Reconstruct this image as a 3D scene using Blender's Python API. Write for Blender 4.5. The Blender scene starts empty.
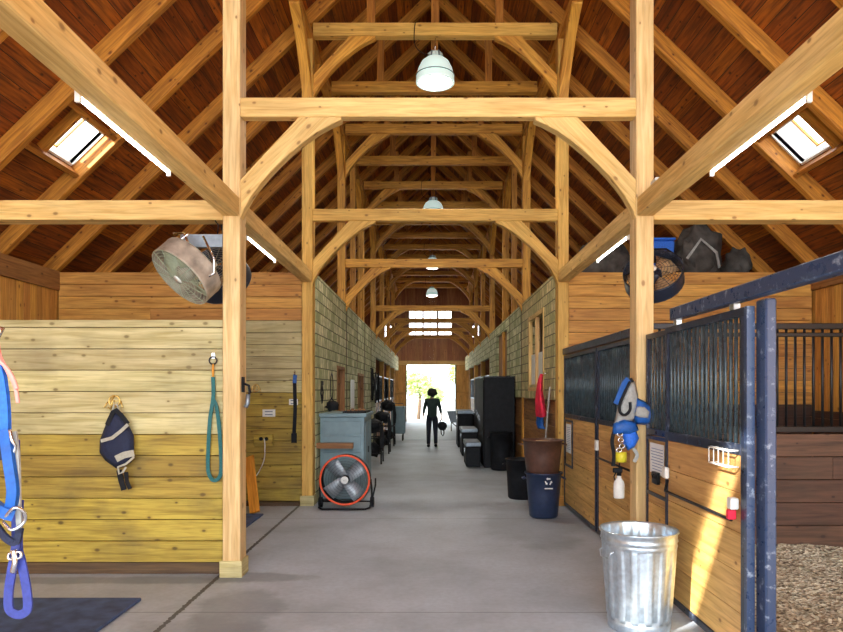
import bpy, math, random
from mathutils import Vector, Matrix, Quaternion, noise
R = random.Random(7)
S = bpy.context.scene
COL = S.collection
# ------------------------------------------------------------------ camera, world, sun, exposure
cam = bpy.data.cameras.new('camera'); co = bpy.data.objects.new('camera', cam); COL.objects.link(co)
co.location = (0, 0, 1.7); co.rotation_euler = (math.pi/2, 0, 0)
cam.sensor_fit = 'HORIZONTAL'; cam.sensor_width = 36; cam.lens = 36*655/843
cam.shift_x = -9/843; cam.shift_y = 74/843; cam.clip_start = .05; cam.clip_end = 400
S.camera = co
w = bpy.data.worlds.new('sky'); S.world = w; w.use_nodes = True
bg = w.node_tree.nodes['Background']; bg.inputs[0].default_value = (.86, .93, 1, 1); bg.inputs[1].default_value = 4.4
SUN = Vector((1, .98, -.70)).normalized()
sl = bpy.data.lights.new('sun', 'SUN'); sl.energy = 11; sl.color = (1, .95, .87); sl.angle = .009
so = bpy.data.objects.new('sun', sl); COL.objects.link(so); so.location = (-20, -20, 20)
so.rotation_euler = SUN.to_track_quat('-Z', 'Y').to_euler()
S.view_settings.view_transform = 'Standard'; S.view_settings.look = 'None'
S.view_settings.gamma = 1; S.view_settings.use_curve_mapping = False
S.view_settings.exposure = 0.72
TUBE_E = 9; LAMP_E = 14; LAMP_W = 32

# ------------------------------------------------------------------ materials
def nodes(name):
    m = bpy.data.materials.new(name); m.use_nodes = True
    nt = m.node_tree; return m, nt, nt.nodes['Principled BSDF']
def N(nt, t, **k):
    n = nt.nodes.new(t)
    for a, b in k.items(): setattr(n, a, b)
    return n
def ramp(nt, src, stops):
    r = N(nt, 'ShaderNodeValToRGB'); e = r.color_ramp.elements
    while len(e) < len(stops): e.new(.5)
    for i, (p, c) in enumerate(stops):
        e[i].position = p; e[i].color = c if len(c) == 4 else (*c, 1)
    nt.links.new(src, r.inputs[0]); return r.outputs[0]
def mix(nt, f, a, b, bt='MIX'):
    m = N(nt, 'ShaderNodeMix', data_type='RGBA', blend_type=bt)
    for i, v in ((0, f), (6, a), (7, b)):
        if hasattr(v, 'links'): nt.links.new(v, m.inputs[i])
        else: m.inputs[i].default_value = v if i == 0 else (*v[:3], 1)
    return m.outputs[2]
def mapr(nt, v, a, b, c, d):
    m = N(nt, 'ShaderNodeMapRange'); m.inputs[1].default_value = a; m.inputs[2].default_value = b
    m.inputs[3].default_value = c; m.inputs[4].default_value = d; nt.links.new(v, m.inputs[0]); return m.outputs[0]
def bump(nt, b, h, s=.3, d=.01):
    n = N(nt, 'ShaderNodeBump'); n.inputs['Strength'].default_value = s; n.inputs['Distance'].default_value = d
    nt.links.new(h, n.inputs['Height']); nt.links.new(n.outputs[0], b.inputs['Normal'])
def mmath(nt, op, a, b=None):
    m = N(nt, 'ShaderNodeMath', operation=op)
    for i, v in ((0, a), (1, b)):
        if v is None: continue
        if hasattr(v, 'links'): nt.links.new(v, m.inputs[i])
        else: m.inputs[i].default_value = v
    return m.outputs[0]
def wood(name, light, dark, knots=1.0, rough=.6, var=.25, dirt=0, board=None):
    """wood read from UV in metres: u along the grain. board = width of painted board lines (deck)"""
    m, nt, b = nodes(name); L = nt.links
    uv = N(nt, 'ShaderNodeUVMap'); geo = N(nt, 'ShaderNodeNewGeometry')
    sep = N(nt, 'ShaderNodeSeparateXYZ'); L.new(uv.outputs[0], sep.inputs[0])
    isl = geo.outputs['Random Per Island']
    off = mmath(nt, 'MULTIPLY', isl, 57.0)
    if board:
        bid = mmath(nt, 'FLOOR', mmath(nt, 'DIVIDE', sep.outputs[1], board))
        wn = N(nt, 'ShaderNodeTexWhiteNoise', noise_dimensions='1D'); L.new(bid, wn.inputs['W'])
        isl = wn.outputs[0]; off = mmath(nt, 'MULTIPLY', isl, 57.0)
    def coord(su, sv):
        c = N(nt, 'ShaderNodeCombineXYZ')
        L.new(mmath(nt, 'ADD', mmath(nt, 'MULTIPLY', sep.outputs[0], su), off), c.inputs[0])
        L.new(mmath(nt, 'MULTIPLY', sep.outputs[1], sv), c.inputs[1]); L.new(off, c.inputs[2]); return c.outputs[0]
    n1 = N(nt, 'ShaderNodeTexNoise'); L.new(coord(1.1, 16), n1.inputs[0]); n1.inputs['Scale'].default_value = 1.6
    n1.inputs['Detail'].default_value = 6; n1.inputs['Distortion'].default_value = .7
    n2 = N(nt, 'ShaderNodeTexNoise'); L.new(coord(.8, 3), n2.inputs[0]); n2.inputs['Scale'].default_value = 1.3; n2.inputs['Detail'].default_value = 3
    grain = ramp(nt, n1.outputs[0], [(.3, dark), (.62, light)])
    blot = mapr(nt, n2.outputs[0], .3, .7, .82, 1.12)
    c = mix(nt, 1.0, grain, (1, 1, 1), 'MULTIPLY')
    hsv = N(nt, 'ShaderNodeHueSaturation'); L.new(c, hsv.inputs['Color'])
    val = mmath(nt, 'MULTIPLY', blot, mapr(nt, isl, 0, 1, 1-var, 1+var)); L.new(val, hsv.inputs['Value'])
    L.new(mapr(nt, off, 0, 57, .494, .508), hsv.inputs['Hue'])
    c = hsv.outputs[0]
    if knots > 0:
        v = N(nt, 'ShaderNodeTexVoronoi', voronoi_dimensions='2D'); L.new(coord(3.0, 4.9), v.inputs[0]); v.inputs['Scale'].default_value = 1.25
        sel = N(nt, 'ShaderNodeSeparateColor'); L.new(v.outputs['Color'], sel.inputs[0])
        vd = mmath(nt, 'DIVIDE', v.outputs['Distance'], mapr(nt, sel.outputs[1], 0, 1, .45, 1.35))
        k = ramp(nt, vd, [(.045, (1, 1, 1)), (.10, (0, 0, 0))])
        gate = mmath(nt, 'GREATER_THAN', sel.outputs[0], 1-.40*knots)
        f = mmath(nt, 'MULTIPLY', mmath(nt, 'MULTIPLY', k, gate), .92)
        c = mix(nt, f, c, (dark[0]*.22, dark[1]*.16, dark[2]*.12))
        k2 = ramp(nt, vd, [(.06, (1, 1, 1)), (.2, (0, 0, 0))])
        c = mix(nt, mmath(nt, 'MULTIPLY', mmath(nt, 'MULTIPLY', k2, gate), .35), c, dark)
    n4 = N(nt, 'ShaderNodeTexNoise'); L.new(coord(2.5, 42), n4.inputs[0]); n4.inputs['Scale'].default_value = 1.7; n4.inputs['Detail'].default_value = 7
    c = mix(nt, mapr(nt, n4.outputs[0], .5, .72, 0, .4), c, tuple(x*.6 for x in dark))
    if dirt:
        n3 = N(nt, 'ShaderNodeTexNoise'); tc = N(nt, 'ShaderNodeTexCoord'); L.new(tc.outputs['Object'], n3.inputs[0])
        n3.inputs['Scale'].default_value = 2.3; n3.inputs['Detail'].default_value = 8
        c = mix(nt, mmath(nt, 'MULTIPLY', ramp(nt, n3.outputs[0], [(.5, (0, 0, 0)), (.72, (1, 1, 1))]), dirt), c, (.07, .05, .03))
    h = n1.outputs[0]
    if board:
        fr = mmath(nt, 'FRACT', mmath(nt, 'DIVIDE', sep.outputs[1], board))
        line = mmath(nt, 'LESS_THAN', fr, .045)
        c = mix(nt, line, c, (.02, .01, .005))
        h = mmath(nt, 'SUBTRACT', h, mmath(nt, 'MULTIPLY', line, 2.0))
    L.new(c, b.inputs['Base Color']); b.inputs['Roughness'].default_value = rough
    bump(nt, b, h, .35, .006)
    return m
def plain(name, c, rough=.5, metal=0, var=.0, scale=20, bmp=0, emit=0, spec=.5):
    m, nt, b = nodes(name)
    b.inputs['Base Color'].default_value = (*c, 1); b.inputs['Roughness'].default_value = rough; b.inputs['Metallic'].default_value = metal
    b.inputs['Specular IOR Level'].default_value = spec
    if var or bmp:
        tc = N(nt, 'ShaderNodeTexCoord'); n = N(nt, 'ShaderNodeTexNoise'); n.inputs['Scale'].default_value = scale; n.inputs['Detail'].default_value = 5
        nt.links.new(tc.outputs['Object'], n.inputs[0])
        if var:
            nt.links.new(ramp(nt, n.outputs[0], [(.3, tuple(max(0, x*(1-var)) for x in c)), (.7, tuple(min(1, x*(1+var)) for x in c))]), b.inputs['Base Color'])
        if bmp: bump(nt, b, n.outputs[0], bmp, .01)
    if emit:
        b.inputs['Emission Color'].default_value = (*c, 1); b.inputs['Emission Strength'].default_value = emit
    return m
def paint(name, c, scuff, amt=.5, rough=.35, scale=9, metal=.0):
    m, nt, b = nodes(name); tc = N(nt, 'ShaderNodeTexCoord'); n = N(nt, 'ShaderNodeTexNoise'); n.inputs['Scale'].default_value = scale
    n.inputs['Detail'].default_value = 9; n.inputs['Roughness'].default_value = .7; nt.links.new(tc.outputs['Object'], n.inputs[0])
    r = ramp(nt, n.outputs[0], [(.56, (0, 0, 0)), (.66, (1, 1, 1))])
    nt.links.new(mix(nt, mmath(nt, 'MULTIPLY', r, amt), c, scuff), b.inputs['Base Color'])
    b.inputs['Roughness'].default_value = rough; b.inputs['Metallic'].default_value = metal
    nt.links.new(mapr(nt, n.outputs[0], .3, .7, rough*.7, rough*1.5), b.inputs['Roughness'])
    return m
M = {}
M['post'] = wood('post_pine', (.80, .55, .27), (.60, .36, .14), .8, var=.05)
M['beam'] = wood('beam_pine', (.80, .52, .20), (.58, .32, .09), 1.0, var=.06)
M['frame'] = wood('frame_fir', (.76, .36, .055), (.46, .16, .02), 1.0, var=.12)
M['gold'] = wood('gold_fir', (.82, .48, .12), (.58, .28, .05), 1.0, var=.06)
M['rafter'] = wood('rafter_fir', (.60, .23, .03), (.30, .09, .010), 1.2, var=.25)
M['deck'] = wood('roof_deck', (.46, .115, .010), (.12, .026, .004), .9, var=.4, board=.185)
M['pale'] = wood('pale_board', (.62, .53, .27), (.40, .32, .12), 1.15, var=.12, dirt=.3)
M['mustard'] = wood('mustard_board', (.47, .33, .05), (.24, .15, .015), 1.1, var=.2, dirt=.45)
M['orange'] = wood('orange_board', (.72, .36, .08), (.46, .18, .03), 1.0, var=.14)
M['dim'] = wood('brown_board', (.36, .16, .05), (.18, .07, .02), .8, var=.25)
M['kick'] = wood('kick_board', (.13, .075, .03), (.06, .03, .012), .7, var=.2, dirt=.5)
M['lining'] = wood('stall_lining', (.105, .047, .028), (.045, .02, .012), .9, var=.2, dirt=.3)
M['doorwood'] = wood('stall_door_board', (.72, .43, .15), (.50, .26, .07), .9, var=.08)
M['endwall'] = wood('end_wall_board', (.42, .17, .07), (.26, .09, .03), .8, var=.2)
M['leaner'] = wood('orange_offcut', (.85, .36, .04), (.6, .2, .02), .5)
M['steel'] = paint('navy_steel', (.018, .026, .05), (.25, .3, .4), .45, .32)
M['bluesteel'] = paint('blue_steel', (.03, .055, .125), (.45, .52, .62), .6, .3, 14)
M['bars'] = paint('bar_steel', (.055, .085, .105), (.20, .28, .28), .35, .25, 4, .4)
M['galv'] = plain('galvanised', (.60, .70, .78), .33, .85, .16, 25, .05)
M['black'] = plain('black_plastic', (.010, .011, .014), .6, 0, .3, 12, spec=.2)
M['blackm'] = plain('black_metal', (.02, .021, .025), .35, .5)
M['chrome'] = plain('chrome', (.75, .76, .78), .2, 1)
M['brass'] = plain('brass_hook', (.85, .62, .2), .3, .9)
M['white'] = plain('white_paint', (.78, .78, .74), .5, 0, .05)
M['enamel'] = plain('white_enamel', (.70, .82, .79), .25)
M['shade'] = plain('glowing_shade', (.72, .92, .86), .3, emit=.3)
M['grey'] = plain('grey_metal', (.25, .29, .33), .4, .6, .15)
M['bladegrey'] = plain('fan_blade_grey', (.36, .40, .44), .4, .3)
M['orangering'] = plain('red_orange_guard', (.85, .10, .03), .35)
M['blue'] = plain('blue_webbing', (.02, .15, .70), .6, 0, .2, 60)
M['bluel'] = plain('blue_light', (.010, .10, .40), .5, 0, .2, 40)
M['violet'] = plain('violet_webbing', (.035, .05, .26), .6, 0, .2, 60)
M['teal'] = plain('teal_rope', (.006, .11, .11), .6, 0, .3, 80)
M['pink'] = plain('pink_twine', (.9, .33, .28), .7)
M['navy'] = plain('navy_mesh', (.012, .018, .05), .8, 0, .3, 90, .3)
M['greytrim'] = plain('grey_trim', (.42, .40, .32), .8, 0, .15, 50)
M['greycloth'] = plain('grey_cloth', (.38, .38, .36), .85, 0, .2, 30, .3)
M['red'] = plain('red_cloth', (.75, .02, .06), .8, 0, .25, 12, .3)
M['binblue'] = plain('navy_bin', (.02, .035, .085), .4, 0, .15)
M['binbrown'] = plain('brown_bin', (.10, .045, .03), .45, 0, .2)
M['cabinet'] = plain('blue_grey_cabinet', (.20, .30, .34), .5, 0, .12, 6)
M['yellow'] = plain('yellow_tape', (.72, .62, .03), .5)
M['paper'] = plain('paper', (.85, .88, .88), .8)
M['ink'] = plain('ink', (.25, .32, .5), .8)
M['mat'] = plain('rubber_mat', (.05, .09, .20), .75, 0, .35, 9, .4)
M['tarp'] = plain('tarp', (.075, .066, .058), .8, 0, .5, 7, .5)
M['hay'] = plain('brown_straw', (.42, .25, .12), .9, 0, .4, 40, .5)
M['skin'] = plain('skin', (.35, .2, .14), .6)
M['shirt'] = plain('dark_green_shirt', (.02, .04, .035), .85, 0, .2)
M['jeans'] = plain('dark_jeans', (.012, .016, .028), .85, 0, .2)
M['hair'] = plain('dark_hair', (.012, .01, .008), .8, 0, .3, 30, .4)
M['palegreen'] = plain('dusty_pale_green', (.42, .48, .34), .6, 0, .15)
M['dusttan'] = plain('dusty_tan_metal', (.36, .30, .24), .6, .2, .4, 9)
M['tube'] = plain('fluorescent_tube', (.95, .97, 1), .5, emit=TUBE_E)
M['lampglow'] = plain('lamp_diffuser', (1, .97, .9), .5, emit=LAMP_E)
M['leaf'] = plain('leaf', (.42, .52, .20), .6, 0, .5, 3)
M['bark'] = plain('bark', (.12, .08, .05), .9, 0, .3)
M['ground'] = plain('pale_gravel', (.62, .60, .55), .95, 0, .1, 3)
M['roofout'] = plain('roof_shingle', (.1, .1, .1), .9)
M['chip'] = plain('wood_chip', (.58, .54, .40), .9, 0, .3, 15)

def concrete(name, base, joint=True):
    m, nt, b = nodes(name); L = nt.links; tc = N(nt, 'ShaderNodeTexCoord')
    n = N(nt, 'ShaderNodeTexNoise'); n.inputs['Scale'].default_value = .9; n.inputs['Detail'].default_value = 9; n.inputs['Roughness'].default_value = .62
    n2 = N(nt, 'ShaderNodeTexNoise'); n2.inputs['Scale'].default_value = 22; n2.inputs['Detail'].default_value = 6
    L.new(tc.outputs['Object'], n.inputs[0]); L.new(tc.outputs['Object'], n2.inputs[0])
    c = ramp(nt, n.outputs[0], [(.3, tuple(x*.72 for x in base)), (.52, base), (.75, tuple(min(1, x*1.22) for x in base))])
    c = mix(nt, mapr(nt, n2.outputs[0], .35, .7, 0, .3), c, tuple(x*.6 for x in base))
    sep = N(nt, 'ShaderNodeSeparateXYZ'); L.new(tc.outputs['Object'], sep.inputs[0])
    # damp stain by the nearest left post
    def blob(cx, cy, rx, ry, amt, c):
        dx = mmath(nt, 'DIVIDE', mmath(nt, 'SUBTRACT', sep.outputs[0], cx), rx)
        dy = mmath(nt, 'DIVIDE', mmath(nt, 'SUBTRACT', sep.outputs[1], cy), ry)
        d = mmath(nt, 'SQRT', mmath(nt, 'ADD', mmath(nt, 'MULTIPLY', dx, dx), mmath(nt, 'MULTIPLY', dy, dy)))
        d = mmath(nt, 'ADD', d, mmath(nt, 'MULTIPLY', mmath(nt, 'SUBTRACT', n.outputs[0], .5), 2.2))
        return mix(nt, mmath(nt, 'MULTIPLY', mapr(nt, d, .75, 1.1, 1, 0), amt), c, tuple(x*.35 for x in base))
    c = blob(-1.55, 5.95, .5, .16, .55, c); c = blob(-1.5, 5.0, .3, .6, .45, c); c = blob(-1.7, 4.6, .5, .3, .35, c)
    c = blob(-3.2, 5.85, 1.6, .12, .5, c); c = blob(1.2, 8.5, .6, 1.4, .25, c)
    def line(axis, pos, hw):
        return mmath(nt, 'LESS_THAN', mmath(nt, 'ABSOLUTE', mmath(nt, 'SUBTRACT', sep.outputs[axis], pos)), hw)
    if joint:
        wob = mmath(nt, 'MULTIPLY', mmath(nt, 'SUBTRACT', n2.outputs[0], .5), .02)
        for ax, p in ((0, -1.93), (0, 2.02)):
            f = mmath(nt, 'LESS_THAN', mmath(nt, 'ABSOLUTE', mmath(nt, 'ADD', mmath(nt, 'SUBTRACT', sep.outputs[ax], p), mmath(nt, 'MULTIPLY', wob, 2.5))), .02)
            c = mix(nt, mmath(nt, 'MULTIPLY', f, .85), c, (.03, .028, .025))
        fy = mmath(nt, 'FRACT', mmath(nt, 'DIVIDE', mmath(nt, 'SUBTRACT', sep.outputs[1], 5.0), 3.66))
        c = mix(nt, mmath(nt, 'MULTIPLY', mmath(nt, 'LESS_THAN', fy, .004), .5), c, (.06, .06, .06))
    L.new(c, b.inputs['Base Color']); b.inputs['Roughness'].default_value = .55
    bump(nt, b, n2.outputs[0], .15, .004); return m
M['concrete'] = concrete('concrete', (.44, .50, .57))
def shingles(name, a, bcol, dk):
    m, nt, b = nodes(name); L = nt.links; uv = N(nt, 'ShaderNodeUVMap')
    mp = N(nt, 'ShaderNodeMapping'); L.new(uv.outputs[0], mp.inputs[0])
    br = N(nt, 'ShaderNodeTexBrick'); L.new(mp.outputs[0], br.inputs[0]); br.offset = .43; br.squash = 1
    br.inputs['Scale'].default_value = 1; br.inputs['Brick Width'].default_value = .21; br.inputs['Row Height'].default_value = .17
    br.inputs['Mortar Size'].default_value = .010; br.inputs['Mortar Smooth'].default_value = .3; br.inputs['Bias'].default_value = 0
    br.inputs['Color1'].default_value = (*a, 1); br.inputs['Color2'].default_value = (*bcol, 1); br.inputs['Mortar'].default_value = (*dk, 1)
    n = N(nt, 'ShaderNodeTexNoise'); L.new(uv.outputs[0], n.inputs[0]); n.inputs['Scale'].default_value = 9; n.inputs['Detail'].default_value = 8
    c = mix(nt, mapr(nt, n.outputs[0], .4, .68, 0, .55), br.outputs[0], tuple(x*.45 for x in bcol))
    L.new(c, b.inputs['Base Color']); b.inputs['Roughness'].default_value = .8
    bump(nt, b, mmath(nt, 'ADD', mmath(nt, 'MULTIPLY', br.outputs['Fac'], -1), mmath(nt, 'MULTIPLY', n.outputs[0], .4)), .6, .012); return m
M['shingle'] = shingles('weathered_shingle', (.88, .84, .52), (.40, .43, .20), (.10, .10, .05))
M['shingle2'] = shingles('golden_shingle', (.78, .64, .32), (.42, .38, .16), (.10, .08, .04))
def glassm():
    m = bpy.data.materials.new('window_glass'); m.use_nodes = True; nt = m.node_tree; nt.nodes.clear()
    o = N(nt, 'ShaderNodeOutputMaterial'); t = N(nt, 'ShaderNodeBsdfTransparent'); g = N(nt, 'ShaderNodeBsdfGlossy'); g.inputs['Roughness'].default_value = .03
    x = N(nt, 'ShaderNodeMixShader'); x.inputs[0].default_value = .06
    nt.links.new(t.outputs[0], x.inputs[1]); nt.links.new(g.outputs[0], x.inputs[2]); nt.links.new(x.outputs[0], o.inputs[0]); return m
M['glass'] = glassm()
def shav():
    m, nt, b = nodes('pine_shavings'); tc = N(nt, 'ShaderNodeTexCoord'); v = N(nt, 'ShaderNodeTexVoronoi'); v.inputs['Scale'].default_value = 45
    nt.links.new(tc.outputs['Object'], v.inputs[0]); sc = N(nt, 'ShaderNodeSeparateColor'); nt.links.new(v.outputs['Color'], sc.inputs[0])
    nt.links.new(ramp(nt, sc.outputs[0], [(0, (.12, .10, .07)), (.3, (.38, .35, .25)), (.65, (.56, .53, .40)), (1, (.78, .75, .6))]), b.inputs['Base Color'])
    b.inputs['Roughness'].default_value = .95; bump(nt, b, v.outputs['Distance'], .8, .03); return m
M['shavings'] = shav()

# ------------------------------------------------------------------ mesh building
def smooth(pts, k=5):
    P = [Vector(p) for p in pts]
    if len(P) < 3: return P
    out = []
    for i in range(len(P)-1):
        a = P[max(i-1, 0)]; b = P[i]; c = P[i+1]; d = P[min(i+2, len(P)-1)]
        for j in range(k):
            t = j/k; out.append(.5*((2*b)+(c-a)*t+(2*a-5*b+4*c-d)*t*t+(3*b-a-3*c+d)*t**3))
    return out+[P[-1]]
class MB:
    def __init__(s): s.v = []; s.f = []; s.uv = []; s.mi = []; s.sm = []
    def face(s, idx, uvs, mi=0, sm=False): s.f.append(idx); s.uv.append(uvs); s.mi.append(mi); s.sm.append(sm)
    def beam(s, p0, p1, w, d, up=(0, 0, 1), mi=0):
        p0 = Vector(p0); p1 = Vector(p1); a = (p1-p0); ln = a.length; a = a/ln; up = Vector(up)
        side = a.cross(up).normalized(); upn = side.cross(a).normalized(); b = len(s.v); ro = R.random()*40; rv = R.random()*7
        for p in (p0, p1):
            for (x, y) in ((-1, -1), (1, -1), (1, 1), (-1, 1)): s.v.append(p+side*x*w/2+upn*y*d/2)
        vv = 0
        for i, wd in enumerate((w, d, w, d)):
            j = (i+1) % 4
            s.face((b+i, b+j, b+4+j, b+4+i), [(ro, rv+vv), (ro, rv+vv+wd), (ro+ln, rv+vv+wd), (ro+ln, rv+vv)], mi); vv += wd
        s.face((b+3, b+2, b+1, b), [(ro, rv+d), (ro+w*.4, rv+d), (ro+w*.4, rv), (ro, rv)], mi)
        s.face((b+4, b+5, b+6, b+7), [(ro, rv), (ro+w*.4, rv), (ro+w*.4, rv+d), (ro, rv+d)], mi)
        return s
    def curve(s, pts, r, n=8, mi=0, flat=None, up=None):
        return s.tube(smooth(pts), r, n, mi, flat=flat, up=up)
    def box(s, x0, x1, y0, y1, z0, z1, axis=None, mi=0):
        d = (x1-x0, y1-y0, z1-z0)
        if axis is None: axis = 'XYZ'[max(range(3), key=lambda i: d[i])]
        cx, cy, cz = (x0+x1)/2, (y0+y1)/2, (z0+z1)/2
        if axis == 'X': return s.beam((x0, cy, cz), (x1, cy, cz), d[1], d[2], (0, 0, 1), mi)
        if axis == 'Y': return s.beam((cx, y0, cz), (cx, y1, cz), d[0], d[2], (0, 0, 1), mi)
        return s.beam((cx, cy, z0), (cx, cy, z1), d[0], d[1], (0, 1, 0), mi)
    def prism(s, pts, org, ax, ay, th, mi=0):
        """pts (a,b) -> org + a*ax + b*ay, extruded +-th/2 along ax x ay"""
        org = Vector(org); ax = Vector(ax); ay = Vector(ay); n = ax.cross(ay).normalized(); b = len(s.v); k = len(pts); ro = R.random()*30
        for sgn in (-1, 1):
            for (p, q) in pts: s.v.append(org+ax*p+ay*q+n*sgn*th/2)
        u = lambda p, q: (ro+(p+q)*.7, (q-p)*.7)
        s.face(tuple(b+i for i in reversed(range(k))), [u(*pts[i]) for i in reversed(range(k))], mi)
        s.face(tuple(b+k+i for i in range(k)), [u(*p) for p in pts], mi)
        for i in range(k):
            j = (i+1) % k; ui = u(*pts[i]); uj = u(*pts[j])
            s.face((b+i, b+j, b+k+j, b+k+i), [ui, uj, (uj[0], uj[1]+th), (ui[0], ui[1]+th)], mi)
        return s
    def tube(s, pts, r, n=8, mi=0, closed=False, flat=None, up=None):
        """round tube or (flat=(w,t)) rectangular strap along pts"""
        pts = [Vector(p) for p in pts]; k = len(pts); b = len(s.v); ref = Vector(up) if up else None; L = 0; nn = 4 if flat else n
        if ref is None:
            t0 = (pts[1]-pts[0]).normalized(); ref = Vector((0, 0, 1)) if abs(t0.z) < .9 else Vector((0, 1, 0))
        us = []
        for i, p in enumerate(pts):
            if closed: t = pts[(i+1) % k]-pts[i-1]
            else: t = pts[min(i+1, k-1)]-pts[max(i-1, 0)]
            t = t.normalized() if t.length > 1e-9 else Vector((0, 0, 1))
            side = t.cross(ref)
            if side.length < 1e-4: side = t.orthogonal()
            side.normalize(); un = side.cross(t)
            if not up: ref = un
            rr = r[i] if isinstance(r, (list, tuple)) else r
            if flat:
                for (x, y) in ((-1, -1), (1, -1), (1, 1), (-1, 1)): s.v.append(p+side*x*flat[0]/2+un*y*flat[1]/2)
            else:
                for j in range(n):
                    a = 2*math.pi*j/n; s.v.append(p+side*math.cos(a)*rr+un*math.sin(a)*rr)
            if i: L += (pts[i]-pts[i-1]).length
            us.append(L)
        for i in range(k if closed else k-1):
            i2 = (i+1) % k
            for j in range(nn):
                j2 = (j+1) % nn
                s.face((b+i*nn+j, b+i*nn+j2, b+i2*nn+j2, b+i2*nn+j), [(us[i], j/nn), (us[i], (j+1)/nn), (us[i2], (j+1)/nn), (us[i2], j/nn)], mi, not flat)
        if not closed:
            s.face(tuple(b+j for j in reversed(range(nn))), [(0, 0)]*nn, mi); s.face(tuple(b+(k-1)*nn+j for j in range(nn)), [(0, 0)]*nn, mi)
        return s
    def lathe(s, prof, c=(0, 0, 0), n=32, mi=0, f=None, mat=None, sm=True):
        b = len(s.v); k = len(prof); c = Vector(c); mt = mat or Matrix.Identity(3)
        for (r, z) in prof:
            for j in range(n):
                a = 2*math.pi*j/n; rr = f(r, z, a) if f else r
                s.v.append(c+mt @ Vector((rr*math.cos(a), rr*math.sin(a), z)))
        for i in range(k-1):
            for j in range(n):
                j2 = (j+1) % n
                s.face((b+i*n+j, b+i*n+j2, b+(i+1)*n+j2, b+(i+1)*n+j), [(j/n*2, prof[i][1]), ((j+1)/n*2, prof[i][1]), ((j+1)/n*2, prof[i+1][1]), (j/n*2, prof[i+1][1])], mi, sm)
        if prof[0][0] > 1e-4: s.face(tuple(b+j for j in reversed(range(n))), [(0, 0)]*n, mi)
        if prof[-1][0] > 1e-4: s.face(tuple(b+(k-1)*n+j for j in range(n)), [(0, 0)]*n, mi)
        return s
    def ball(s, c, r, n=12, mi=0, sq=(1, 1, 1), jit=0, seed=0):
        b = len(s.v); c = Vector(c); h = n//2
        for i in range(h+1):
            th = math.pi*i/h
            for j in range(n):
                a = 2*math.pi*j/n; d = Vector((math.sin(th)*math.cos(a), math.sin(th)*math.sin(a), math.cos(th)))
                rr = r*(1+jit*noise.noise(d*2.1+Vector((seed, 0, 0)))) if jit else r
                s.v.append(c+Vector((d.x*sq[0], d.y*sq[1], d.z*sq[2]))*rr)
        for i in range(h):
            for j in range(n):
                j2 = (j+1) % n; s.face((b+i*n+j, b+(i+1)*n+j, b+(i+1)*n+j2, b+i*n+j2), [(j/n, i/h), (j/n, (i+1)/h), ((j+1)/n, (i+1)/h), ((j+1)/n, i/h)], mi, True)
        return s
    def build(s, name, mats, parent=None, origin=None, bevel=0, seg=1):
        if not isinstance(mats, (list, tuple)): mats = [mats]
        o0 = Vector((0, 0, 0))
        if parent is None and origin is not None: o0 = Vector(origin)
        me = bpy.data.meshes.new(name)
        wo = Vector(parent['_w']) if (parent is not None and '_w' in parent) else o0
        me.from_pydata([tuple(Vector(v)-wo) for v in s.v], [], s.f)
        for m in mats: me.materials.append(M[m] if isinstance(m, str) else m)
        ul = me.uv_layers.new(name='UVMap'); i = 0; flat = []
        for u in s.uv:
            for c in u: flat += [c[0], c[1]]
        ul.data.foreach_set('uv', flat)
        me.polygons.foreach_set('material_index', s.mi); me.polygons.foreach_set('use_smooth', s.sm)
        me.validate(); me.update()
        o = bpy.data.objects.new(name, me); COL.objects.link(o)
        if parent is not None:
            o.parent = parent; o['_w'] = tuple(wo)
        else: o.location = o0; o['_w'] = tuple(o0)
        if bevel:
            md = o.modifiers.new('bevel', 'BEVEL'); md.width = bevel; md.segments = seg; md.limit_method = 'ANGLE'
        return o
def tag(o, label, cat, group=None):
    o['label'] = label; o['category'] = cat
    if group: o['group'] = group
    return o
def thing(name, label, cat, loc, group=None):
    o = bpy.data.objects.new(name, None); o.empty_display_size = .1; COL.objects.link(o); o.location = loc; o['_w'] = tuple(loc)
    return tag(o, label, cat, group)
def struct(name, mb, mats, bevel=0):
    o = mb.build(name, mats, bevel=bevel); o['kind'] = 'structure'; return o
def copy_tree(o, parent=None):
    c = o.copy(); COL.objects.link(c)
    if parent: c.parent = parent
    for ch in list(o.children): copy_tree(ch, c)
    return c
ORD = ['nearest', 'second nearest', 'third nearest', 'fourth nearest', 'fifth nearest', 'sixth nearest', 'seventh nearest', 'eighth nearest', 'ninth nearest', 'tenth nearest',
       'eleventh nearest', 'twelfth nearest', 'thirteenth nearest', 'fourteenth nearest', 'fifteenth nearest', 'sixteenth nearest', 'seventeenth nearest', 'eighteenth nearest', 'nineteenth nearest', 'twentieth nearest',
       'twenty-first nearest', 'twenty-second nearest', 'twenty-third nearest', 'twenty-fourth nearest', 'twenty-fifth nearest', 'twenty-sixth nearest', 'twenty-seventh nearest', 'twenty-eighth nearest']

# ------------------------------------------------------------------ layout constants
BAY = 3.66; ROW = [6.05+BAY*i for i in range(8)]; YE = 35.3; YF = -4.0
XL, XR, XC = -1.81, 1.95, .07
EL, ER = -5.52, 5.66; ZE = 3.45; SL = .97
RZ = ZE+SL*(XC-EL)                       # rafter underside at ridge
def roofz(x): return RZ-SL*abs(x-XC)
PW, PD = .16, .20

# ------------------------------------------------------------------ setting
struct('floor', MB().box(EL-.1, ER+.1, YF, YE+.1, -.12, 0, 'Y'), 'concrete')
struct('ground_outside', MB().box(-60, 60, -60, 130, -.3, -.13, 'Y'), 'ground')
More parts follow.
